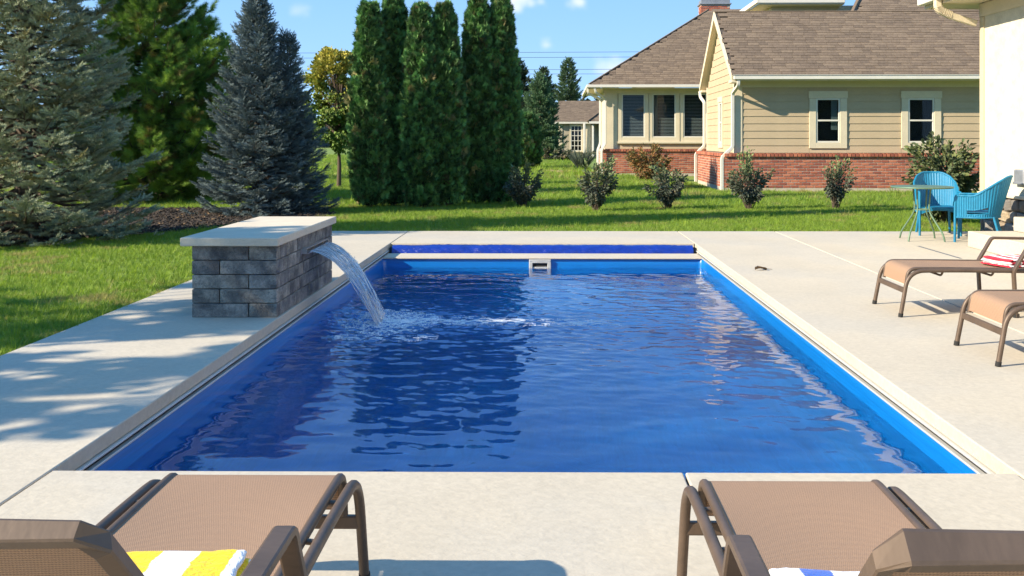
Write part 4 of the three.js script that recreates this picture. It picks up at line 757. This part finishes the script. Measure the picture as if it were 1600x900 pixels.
leafy('maple_tree', [-6.0, -0.03, -28.5], 'young maple with yellowing top between the spruce and the arborvitae', 'maple tree', {
  seed: 41, trunk: 0.075, bole: 1.25, centre: 2.75, crown: [0.95, 1.7, 0.9], clumps: 150, leaves: 120, spread: 0.24, limb: 0.022, leaf: LEAF.maple, hollow: 0.3, shape: (p) => 1 - 0.22 * Math.max(0, p.y),
  tint: (r, q) => { const k = smooth(1.9, 3.9, q.y + (r() - 0.5) * 1.1 + q.x * 0.3), v = 0.65 + 0.7 * r(); return col(lerp(0.14, 0.46, k) * v, lerp(0.23, 0.40, k) * v, lerp(0.035, 0.06, k) * v); } });
leafy('shade_tree', [-13.6, -0.03, -21.5], 'leafy yellow green tree behind the large blue spruce', 'shade tree', {
  seed: 42, trunk: 0.2, bole: 2, centre: 4.6, crown: [3.2, 3.6, 2.6], clumps: 110, leaves: 75, spread: 0.5, limb: 0.05, leaf: leafGeo(0.15, 0.11), tint: (r) => { const v = 0.6 + 0.8 * r(), w = r(); return col(lerp(0.09, 0.32, w * w) * v, lerp(0.15, 0.3, w * w) * v, 0.04 * v); } });
leafy('shade_tree', [-11.3, -0.03, -33], 'dark green tree seen through the gap beside the pine', 'shade tree', {
  seed: 43, trunk: 0.15, bole: 1.4, centre: 2.6, crown: [2.4, 2.2, 2.0], clumps: 70, leaves: 70, spread: 0.42, limb: 0.04, leaf: leafGeo(0.14, 0.10), tint: (r) => { const v = 0.6 + 0.8 * r(); return col(0.045 * v, 0.08 * v, 0.025 * v); } });
for (const [x, d, h, sd, what] of [[-9.9, 2.7, 4.0, 44, 'leafy tree on the lawn left of the loungers'], [-9.6, 4.3, 4.1, 45, 'leafy tree on the lawn left of the pool'], [-10.3, 5.6, 3.6, 46, 'leafy tree on the lawn left of the stone pedestal']])
  leafy('garden_tree', [x, -0.03, -d], what, 'garden tree', {
    seed: sd, trunk: 0.12, bole: 1.5, centre: h, crown: [1.3, 2.0, 1.35], clumps: d > 5 ? 34 : 44, leaves: d > 5 ? 50 : 54, spread: 0.33, limb: 0.03, leaf: leafGeo(0.16, 0.12), tint: (r) => { const v = 0.6 + 0.8 * r(); return col(0.05 * v, 0.09 * v, 0.02 * v); } });

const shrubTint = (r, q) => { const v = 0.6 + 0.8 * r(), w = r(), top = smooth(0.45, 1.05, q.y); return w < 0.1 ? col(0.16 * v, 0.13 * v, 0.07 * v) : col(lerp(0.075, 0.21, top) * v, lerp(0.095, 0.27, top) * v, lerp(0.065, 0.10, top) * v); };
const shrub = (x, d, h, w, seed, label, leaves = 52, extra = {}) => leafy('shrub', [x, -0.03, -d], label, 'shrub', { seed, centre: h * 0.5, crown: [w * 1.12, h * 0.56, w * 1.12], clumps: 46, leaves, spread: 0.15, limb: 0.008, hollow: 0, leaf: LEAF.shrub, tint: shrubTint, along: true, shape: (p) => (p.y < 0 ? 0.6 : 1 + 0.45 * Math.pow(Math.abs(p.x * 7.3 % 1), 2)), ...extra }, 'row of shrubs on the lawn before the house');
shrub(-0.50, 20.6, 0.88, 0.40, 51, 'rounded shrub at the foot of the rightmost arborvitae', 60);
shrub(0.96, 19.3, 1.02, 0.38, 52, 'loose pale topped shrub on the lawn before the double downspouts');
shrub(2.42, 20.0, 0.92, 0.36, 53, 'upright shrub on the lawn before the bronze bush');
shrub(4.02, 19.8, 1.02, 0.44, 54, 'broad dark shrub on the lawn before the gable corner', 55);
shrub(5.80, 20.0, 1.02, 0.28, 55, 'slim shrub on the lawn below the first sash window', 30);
leafy('bush', [6.6, -0.03, -16.6], 'big leafy bush behind the turquoise chairs by the stucco corner', 'bush', { seed: 56, centre: 0.85, crown: [0.66, 0.80, 0.5], clumps: 90, leaves: 60, spread: 0.15, limb: 0.009, leaf: LEAF.bush, along: true, tint: (r, q) => { const v = 0.6 + 0.8 * r(), w = r(); return col(lerp(0.09, 0.19, w * w) * v, lerp(0.13, 0.21, w * w) * v, 0.06 * v); } });
leafy('bronze_bush', [3.4, -0.03, -33.2], 'bronze and olive bush against the brick base of the hip roofed wing', 'bush', { seed: 57, centre: 0.65, crown: [0.95, 0.6, 0.6], clumps: 80, leaves: 55, spread: 0.2, limb: 0.01, leaf: LEAF.bush, along: true, tint: (r) => { const v = 0.6 + 0.8 * r(), w = r(); return w < 0.55 ? col(0.30 * v, 0.15 * v, 0.05 * v) : col(0.15 * v, 0.15 * v, 0.05 * v); } });
leafy('hedge_plants', [-0.0, -0.03, -62], 'low mixed planting before the distant house', 'planting', { seed: 58, centre: 0.4, crown: [3.2, 0.4, 0.8], clumps: 60, leaves: 50, spread: 0.3, limb: 0.02, leaf: leafGeo(0.2, 0.1), along: true, tint: (r) => { const v = 0.6 + 0.8 * r(), w = r(); return w < 0.3 ? col(0.15 * v, 0.11 * v, 0.06 * v) : col(0.08 * v, 0.1 * v, 0.04 * v); } }).userData.kind = 'stuff';
{ // a clump of strap leaves by the neighbour's wall
  const t = thing('ornamental_grass', 'spiky grass clump left of the double downspouts', 'ornamental grass', [1.55, -0.03, -44]), r = mulberry(59), l = [];
  for (let i = 0; i < 260; i++) { const a = r() * 6.28, q = 0.3 + r() * 0.7; l.push([at4(Math.cos(a) * 0.1, 0, Math.sin(a) * 0.1, aim(V(Math.cos(a) * q, 1.1, Math.sin(a) * q).normalize(), r() * 6), V(1, 1, 1 + r())), col(0.10, 0.13, 0.10)]); }
  instanced('leaves', LEAF.strap, LM.leaf, l, t);
}
// conifers and woods far back
const farTree = (x, d, h, rad, seed, label, k = 1) => conifer([x, -0.03, -d], label, 'spruce tree', { seed, height: h, radius: rad, density: 8, step: 0.42, spray: SPRAY.far, mat: LM.pine, tint: (r) => greenTint(r).multiplyScalar(k), trunk: 0.16, gap: 0.34, size: 1.15, pitchTop: 0.8, low: 0.3 });
farTree(1.95, 92, 8.4, 2.3, 71, 'distant spruce rising behind the far house', 1.5);
farTree(-0.5, 70, 5.6, 1.7, 72, 'distant pale green spruce left of the far house', 1.9);
farTree(-0.35, 95, 7.8, 2.4, 73, 'distant dark spruce behind the pale one');
farTree(-2.9, 100, 9.0, 3.2, 74, 'distant dark spruce just right of the arborvitae row', 0.7);
farTree(-6.5, 110, 8.0, 3.4, 75, 'distant dark spruce hidden behind the arborvitae row', 0.8);
farTree(6.4, 105, 7.2, 2.6, 76, 'distant spruce top at the roof edge of the wing');
{
  const r = mulberry(91), l = [], g = leafGeo(1.5, 1.2, 0.3);
  for (let i = 0; i < 9000; i++) { const x = -95 + r() * 150, d = 150 + r() * 14, h = 4.5 + 2.6 * N3(x * 0.11, 1, 2) + 1.6 * N3(x * 0.4, 3, 1), y = Math.pow(r(), 0.8) * h, v = 0.6 + 0.8 * r(); l.push([at4(x, y, -d, aim(V(r() - 0.5, r() - 0.2, r() * 0.8).normalize(), r() * 6)), col(0.05 * v, 0.075 * v, 0.035 * v)]); }
  tag(instanced('distant_woods', g, LM.leaf, l), 'far off line of woods along the horizon', 'woods');
}
{ // power lines
  for (const [y, k] of [[80, 'uppermost'], [88, 'second highest'], [107, 'third highest'], [114, 'lowest']]) {
    const d = 150, yy = (p) => EYE + (216 - p) * d / F, xx = (p) => (p - 855) * d / F, pts = [];
    for (let i = 0; i <= 20; i++) { const t = i / 20; pts.push(V(xx(lerp(300, 1500, t)), yy(y + (k === 'lowest' ? 0 : lerp(2.5, -2.5, t))) - 0.15 * Math.sin(t * Math.PI), -d)); }
    tag(obj('power_line', pipe(pts, 0.028, 5), M.dark), `${k} of the four thin overhead wires crossing the sky`, 'power line', 'overhead wires');
  }
}
{ // lawn grass
  const r = mulberry(101), list = [], B = [];
  for (let k = 0; k < 10; k++) { const a = r() * 6.28, q = 0.012 + 0.018 * r(), h = 0.035 + 0.03 * r(), o = V(Math.cos(a) * q, -0.005, Math.sin(a) * q), e = o.clone().add(V(Math.cos(a) * h * 0.5, h, Math.sin(a) * h * 0.5)); B.push([o, e, V(-Math.sin(a), 0, Math.cos(a)).multiplyScalar(0.0028)]); }
  const tuft = blades(B);
  const zones = [[5.2, 10, 950], [10, 15, 700], [15, 21, 420], [21, 34, 110], [34, 80, 26]];
  const house = (x, d) => { const a = x - 4.7, b = d - 26.5; return (a > -0.2 && b > -0.1 - a * 0.044) || (x > 1.9 && d > 37.4) || (x > 0.6 && d > 74); };
  for (const [a, b, n] of zones) {
    const left = -0.56 * b - 0.8, right = 0.5 * b + 0.6, count = (b - a) * (right - left) * n;
    for (let i = 0; i < count; i++) {
      const x = lerp(left, right, r()), d = lerp(a, b, r()), k = r(), p1 = r(), p2 = r(), p3 = r();
      if (x < -0.56 * d - 0.7 || x > 0.5 * d + 0.4 || (x > -3.5 && x < 6.7 && d < DECK + 0.02 && d > -3) || (x > 6.4 && d < 15.2) || inside(BED, x + 0.12 * (p1 - 0.5), d) || house(x, d)) continue;
      const dry = N3(x * 0.7, d * 0.7, 3) * 0.5 + N3(x * 3, d * 3, 8) * 0.5 + 0.25 * (p2 - 0.5), v = 0.75 + 0.5 * p3, s = (0.7 + 0.7 * k) * (d > 34 ? 2.6 : d > 21 ? 1.5 : d > 15 ? 0.95 : 0.75) * (k > 0.985 ? 1.7 : 1), w = s * (d > 21 ? 1.4 : 1);
      list.push([at4(x, -0.03, -d, new THREE.Quaternion().setFromAxisAngle(UPV, p1 * 6.28), V(w, s, w)), dry > 0.27 ? col(0.36 * v, 0.33 * v, 0.09 * v) : col(lerp(0.19, 0.27, p2) * v, lerp(0.31, 0.37, p2) * v, 0.025 * v)]);
    }
  }
  tag(instanced('grass', tuft, LM.grass, list), 'short sunlit lawn grass around the deck and the trees', 'grass');
}
{ // mulch chips and fallen bits under the spruces
  const r = mulberry(111), list = [], g = uvBox(new THREE.BoxGeometry(0.06, 0.012, 0.022));
  for (let i = 0; i < 9000; i++) { const x = -10 + r() * 6.2, d = 11.5 + r() * 8.5; if (!inside(BED, x, d)) { r(); r(); continue; } const v = 0.4 + r() * 0.9; list.push([at4(x, 0.0, -d, new THREE.Quaternion().setFromEuler(new THREE.Euler(r() - 0.5, r() * 6, r() - 0.5)), V(0.5 + r(), 1, 0.5 + r())), r() < 0.05 ? col(0.22 * v, 0.14 * v, 0.07 * v) : col(0.046 * v, 0.033 * v, 0.024 * v)]); }
  tag(instanced('mulch_chips', g, mat([1, 1, 1], 1), list), 'dark bark chips scattered under the spruces', 'mulch');
}

// ---------------------------------------------------------------- sun loungers: foot at the origin, head towards +z
function lounger(pos, turn, label, recline = 0.75) {
  const t = thing('sun_lounger', label, 'sun lounger', pos, turn, null), W = 0.30, r = 0.0145;
  for (const s of [-1, 1]) {
    const x = s * W, xi = s * (W - 0.045);
    obj('side_rail', pipe(bend([V(x * 1.03, 0.005, -0.035), V(x, 0.36, 0.03), V(x, 0.365, 0.4), V(x, 0.35, 1.86)], 0.13, 9), r * 1.12, 10), M.brown, t);
    obj('sling_rail', pipe(bend([V(xi, 0.235, 0.028), V(xi, 0.372, 0.045), V(xi, 0.372, 0.3), V(xi, 0.362, 1.28)], 0.12, 9), r, 10), M.brown, t);
    for (const z of [0.28, 0.55, 0.82, 1.1]) obj('spacer', pipe([V(x, 0.362, z), V(xi, 0.366, z)], 0.008, 6), M.brown, t);
    // arm: flat bar that drops at the front and becomes the middle leg
    obj('arm', pipe(bend([V(x * 1.07, 0.005, 0.86), V(x * 1.07, 0.36, 0.84), V(x * 1.07, 0.558, 0.955), V(x * 1.07, 0.545, 1.84), V(x * 1.07, 0.30, 1.90), V(x * 1.06, 0.005, 1.97)], 0.02, 3), 0.019, 8, { square: true, sx: 1.25, sy: 0.55 }), M.brown, t);
    for (const [ax, az, bx_, bz, rr] of [[1.03, -0.036, 1.03, -0.031, 0.0185], [1.07, 0.86, 1.07, 0.86, 0.025], [1.06, 1.97, 1.058, 1.964, 0.025]]) obj('foot_cap', pipe([V(x * ax, 0, az), V(x * bx_, 0.03, bz)], rr, 10), M.dark, t);
  }
  obj('crossbar', pipe([V(-W, 0.205, 0.004), V(W, 0.205, 0.004)], 0.02, 8, { square: true, sx: 0.5, sy: 1 }), M.brown, t);
  for (const z of [0.32, 0.72, 1.12]) obj('seat_brace', pipe(bend([V(-W + 0.05, 0.352, z), V(-W + 0.09, 0.312, z), V(W - 0.09, 0.312, z), V(W - 0.05, 0.352, z)], 0.04, 5), 0.009, 7), M.brown, t);
  obj('rear_bar', pipe([V(-W, 0.30, 1.89), V(W, 0.30, 1.89)], 0.014, 8), M.brown, t);
  // seat sling: follows the rails, turns down at the foot
  const edge = bend([V(0, 0.25, 0.022), V(0, 0.377, 0.042), V(0, 0.377, 0.3), V(0, 0.367, 1.28)], 0.12, 9), cum = [0]; for (let i = 1; i < edge.length; i++) cum.push(cum[i - 1] + edge[i].distanceTo(edge[i - 1])); const tot = cum[cum.length - 1];
  const along = (s) => { let i = 1; while (i < edge.length - 1 && cum[i] < s) i++; return edge[i - 1].clone().lerp(edge[i], clamp((s - cum[i - 1]) / (cum[i] - cum[i - 1]))); };
  const hw = W - 0.05, sheet = (off) => surface(18, 90, (u, v, o) => { const q = along(v * tot), sag = 0.012 * smooth(0.1, 0.4, v) * (1 - Math.pow(2 * u - 1, 2)); o.set((u - 0.5) * 2 * hw, q.y - sag + off, q.z); }, [hw * 2, tot], null, off > 0);
  obj('seat_sling', [sheet(0.0015), sheet(-0.0015)], M.sling, t);
  // backrest at 45 degrees
  const B = new THREE.Group(); B.name = 'backrest'; B.position.set(0, 0.375, 1.28); B.rotation.x = -recline; t.add(B);
  const bl = 0.74, bwid = W + 0.0;
  obj('frame', pipe([V(-bwid, 0, 0.0), V(-bwid, 0.01, bl - 0.03), V(-bwid + 0.02, 0.012, bl), V(bwid - 0.02, 0.012, bl), V(bwid, 0.01, bl - 0.03), V(bwid, 0, 0.0)], 0.0135, 8, { square: true, sx: 0.9, sy: 1.05 }), M.brown, B);
  const bs = (off) => surface(14, 40, (u, v, o) => o.set((u - 0.5) * 2 * (bwid - 0.012), 0.004 - 0.016 * Math.sin(u * 3.14) * Math.sin(v * 3.1) + off, v * (bl - 0.008)), [bwid * 2, bl], null, off > 0);
  obj('sling', [bs(0.0015), bs(-0.0015)], M.sling, B);
  obj('prop_bar', pipe([V(-W, -0.01, 0.45), V(W, -0.01, 0.45)], 0.009, 8), M.brown, B);
  return t;
}
lounger([-0.885, 0, -3.09], 0, 'tan sling lounger with the yellow striped towel at front left');
lounger([0.725, 0, -3.05], 0, 'tan sling lounger with the blue striped towel at front right');
lounger([2.80, 0, -8.10], Math.PI / 2, 'tan sling lounger with the red towel on the right deck');
lounger([2.80, 0, -6.42], Math.PI / 2, 'tan sling lounger cut by the right edge, without a towel');

function towel(pos, turn, label, tex, w, d, layers, seed, tilt = 0) {
  const t = thing('beach_towel', label, 'towel', pos, turn), m = mat([1, 1, 1], 1, tex, T.grainBump, 0.006, { physical: true, sheen: 0.4, sheenRoughness: 0.9 });
  m.sheenColor.setRGB(0.5, 0.5, 0.5); t.rotation.z = tilt;
  for (let k = 0; k < layers; k++) {
    const th = 0.026, y0 = k * th * 0.92, ww = w * (1 - 0.03 * k), dd = d * (1 - 0.05 * k), sd = seed + k * 7;
    const g = surface(60, 44, (u, v, o) => {                    // one thick fold: a rounded loop across, ends closed
      const a = u * 6.2832, zc = v * 2 - 1, e = Math.pow(Math.max(0, 1 - Math.pow(Math.abs(zc), 8)), 0.35), cx = Math.sign(Math.cos(a)) * Math.pow(Math.abs(Math.cos(a)), 0.28), cy = Math.sign(Math.sin(a)) * Math.pow(Math.abs(Math.sin(a)), 0.75);
      const x = cx * ww / 2 * (0.97 + 0.03 * e) + 0.006 * N3(zc * 3, sd, 1), z = zc * dd / 2;
      const f = 0.007 * N3(x * 6 + sd, z * 6, 2) + 0.0022 * N3(x * 60, z * 60, sd);
      o.set(x + 0.002 * N3(a * 9, z * 70, 3), y0 + th / 2 + cy * th / 2 * (0.25 + 0.75 * e) + f, z + 0.008 * N3(x * 5, k, sd));
    }, [1, 1], null, true);
    const p = g.attributes.position, uv = g.attributes.uv; for (let i = 0; i < p.count; i++) uv.setXY(i, p.getX(i) + 0.03 * k, p.getZ(i) + p.getY(i));
    obj('fold', g, m, t);
  }
}
towel([-0.885, 0.364, -2.19], 0.05, 'folded yellow and white striped towel on the front left lounger', stripes([0.86, 0.56, 0.012], [0.80, 0.80, 0.82], 0.36, 121), 0.36, 0.40, 2, 3);
towel([0.675, 0.364, -2.10], -0.04, 'folded blue and white striped towel on the front right lounger', stripes([0.03, 0.12, 0.50], [0.82, 0.82, 0.84], 0.30, 122), 0.36, 0.40, 2, 5);
towel([3.80, 0.366, -8.08], 0.3, 'folded red and white towel on the seat of the right deck lounger', stripes([0.50, 0.012, 0.035], [0.80, 0.76, 0.76], 0.20, 123), 0.42, 0.34, 3, 9);

// ---------------------------------------------------------------- bistro set
{
  const t = thing('bistro_table', 'round green metal table with splayed legs at the deck edge', 'table', [5.155, 0, -13.7]);
  const disc = (r0, y0, y1) => { const s = [[0, y0], [r0 - 0.01, y0], [r0, y0 + 0.005], [r0, y1 - 0.006], [r0 - 0.008, y1], [0, y1]].map(([a, b]) => new THREE.Vector2(Math.max(a, 1e-4), b)); return uvBox(new THREE.LatheGeometry(s, 48)); };
  obj('tabletop', disc(0.40, 0.722, 0.740), M.green, t);
  obj('rim', new THREE.TorusGeometry(0.398, 0.012, 8, 56).rotateX(Math.PI / 2).translate(0, 0.729, 0), M.green, t);
  for (let k = 0; k < 4; k++) { const a = Math.PI / 4 + k * Math.PI / 2 + 0.1, c = Math.cos(a), s = Math.sin(a); obj('leg', pipe(bend([V(c * 0.13, 0.72, s * 0.13), V(c * 0.10, 0.40, s * 0.10), V(c * 0.31, 0.10, s * 0.31), V(c * 0.335, 0.0, s * 0.335)], 0.09, 6), 0.0125, 8), M.green, t); }
  obj('ring', new THREE.TorusGeometry(0.105, 0.008, 7, 28).rotateX(Math.PI / 2).translate(0, 0.42, 0), M.green, t);
}
function wickerChair(pos, turn, label) {
  const t = thing('wicker_chair', label, 'chair', pos, turn, null);
  // plan of the shell: from the front of one arm round the back to the other
  const plan = (q) => { const a = q * 1.0; const s = Math.sign(a), k = Math.abs(a), straight = 0.40; if (k > 1 - straight) { const f = (k - (1 - straight)) / straight; return [s * lerp(0.285, 0.275, f), lerp(-0.02, 0.25, f)]; } const an = k / (1 - straight) * Math.PI / 2; return [s * 0.285 * Math.sin(an), -0.02 - 0.25 * Math.cos(an)]; };
  const top = (q) => 0.625 + 0.265 * Math.pow(1 - smooth(0.10, 0.72, Math.abs(q)), 1.0), bottom = 0.33;
  const lean = (q, y) => 0.30 * Math.max(0, y - 0.36) * Math.pow(1 - smooth(0.25, 0.8, Math.abs(q)), 0.8);
  const shell = (side) => (u, v, o) => { const q = u * 2 - 1, [x, z] = plan(q), y = lerp(bottom, top(q), v), l = lean(q, y), c = Math.hypot(x, Math.min(z, 0)) || 1, rib = 0.0035 * Math.cos(u * Math.PI * 2 * 46) + 0.0012 * Math.cos(v * 90 + Math.floor(u * 92) * 3.14); const nx = x / c, nz = Math.min(z + 0.02, 0) / c; o.set(x + nx * (l * 0.35 + side * 0.007 + rib), y, z + nz * (l * 1.0 + side * 0.007 + rib) - (nz < -0.3 ? 0 : 0)); };
  const slot = (u, v) => { const k = Math.abs(u * 2 - 1); return k > 0.42 && k < 0.80 && v > 0.16 && v < 0.36; };
  obj('shell', [surface(368, 26, shell(1), [2, 0.5], slot), surface(368, 26, shell(-1), [2, 0.5], slot, true)], M.teal, t);
  const rimPts = Array.from({ length: 61 }, (_, i) => { const o = V(); shell(0)(i / 60, 1, o); return o; });
  const f0 = V(-0.275, 0.34, 0.262), f1 = V(0.275, 0.34, 0.262);
  obj('rim', pipe([V(-0.275, 0.56, 0.262), V(-0.275, 0.605, 0.262), ...rimPts, V(0.275, 0.605, 0.262), V(0.275, 0.56, 0.262)], 0.015, 8), M.teal, t);
  const low = Array.from({ length: 41 }, (_, i) => { const o = V(); shell(0)(i / 40, 0.02, o); return o; });
  obj('lower_rail', pipe(low, 0.014, 8), M.teal, t);
  for (const s of [-1, 1]) for (const v of [0.15, 0.37]) obj('slot_rail', pipe(Array.from({ length: 13 }, (_, i) => { const o = V(); shell(0)((s * lerp(0.41, 0.81, i / 12) + 1) / 2, v, o); return o; }), 0.009, 7), M.teal, t);
  // seat with arched apron
  obj('seat', surface(60, 60, (u, v, o) => { const x = (u - 0.5) * 0.55, z = lerp(-0.26, 0.27, v), k = Math.max(Math.abs(u - 0.5) * 2, Math.abs(v - 0.5) * 2); const lim = z < -0.02 ? 0.275 * Math.sqrt(Math.max(0.02, 1 - Math.pow((z + 0.02) / 0.27, 2))) : 0.275; o.set(clamp(x, -lim, lim), 0.415 - 0.012 * Math.pow(k, 6) + 0.0022 * Math.cos(x * 420) * Math.cos(z * 420), z); }, [0.55, 0.53], null, true), M.teal, t);
  obj('apron', surface(60, 12, (u, v, o) => { const x = (u - 0.5) * 0.55, arch = 0.07 * (1 - Math.pow(2 * u - 1, 2)); o.set(x, lerp(0.30 + arch, 0.408, v), 0.268 + 0.002 * Math.cos(u * 190)); }, [0.5, 0.1]), M.teal, t);
  for (const s of [-1, 1]) {
    obj('leg', pipe([V(s * 0.278, 0.0, 0.268), V(s * 0.275, 0.6, 0.262)], (k) => 0.017, 9), M.teal, t);
    obj('leg', pipe([V(s * 0.235, 0.0, -0.30), V(s * 0.205, 0.35, -0.205)], () => 0.017, 9), M.teal, t);
  }
  return t;
}
wickerChair([5.68, 0, -14.52], -0.20, 'turquoise wicker tub chair behind the table, facing the pool');
wickerChair([5.86, 0, -13.55], -2.05, 'turquoise wicker tub chair seen from its side beside the stoop');

{ // a fallen leaf on the deck
  const g = surface(8, 6, (u, v, o) => { const w = 0.045 * Math.sin(Math.PI * clamp(u * 0.96 + 0.02)) * (1 + 0.3 * Math.sin(u * 17)); o.set((u - 0.5) * 0.15, 0.006 + 0.022 * Math.pow(Math.abs(v - 0.5) * 2, 1.5) + 0.012 * Math.sin(u * 4), (v - 0.5) * 2 * w); });
  const l = thing('dry_leaf', 'curled brown dry leaf lying on the deck right of the pool', 'leaf', [(1187 - 855) / 205 * 1.4, 0.001, -10.55], 0.4);
  obj('blade', g, mat([0.14, 0.085, 0.04], 0.8), l); obj('stalk', pipe([V(0.07, 0.015, 0), V(0.13, 0.004, 0.02)], 0.002, 5), M.bark, l);
}
{ // bare patch where a slab lies in the lawn
  const p = thing('paver_pad', 'flat tan paver lying in the lawn left of the wing', 'paver', [0.62, -0.03, -41.5], 0.1);
  obj('stone', bx(-0.55, 0.55, 0, 0.07, -1.2, 1.2, 0.02), mat([0.42, 0.26, 0.15], 0.95, T.grain), p);
}

scene.traverse((o) => { if (o.isMesh) { o.castShadow = true; o.receiveShadow = true; } });
renderer.render(scene, camera);
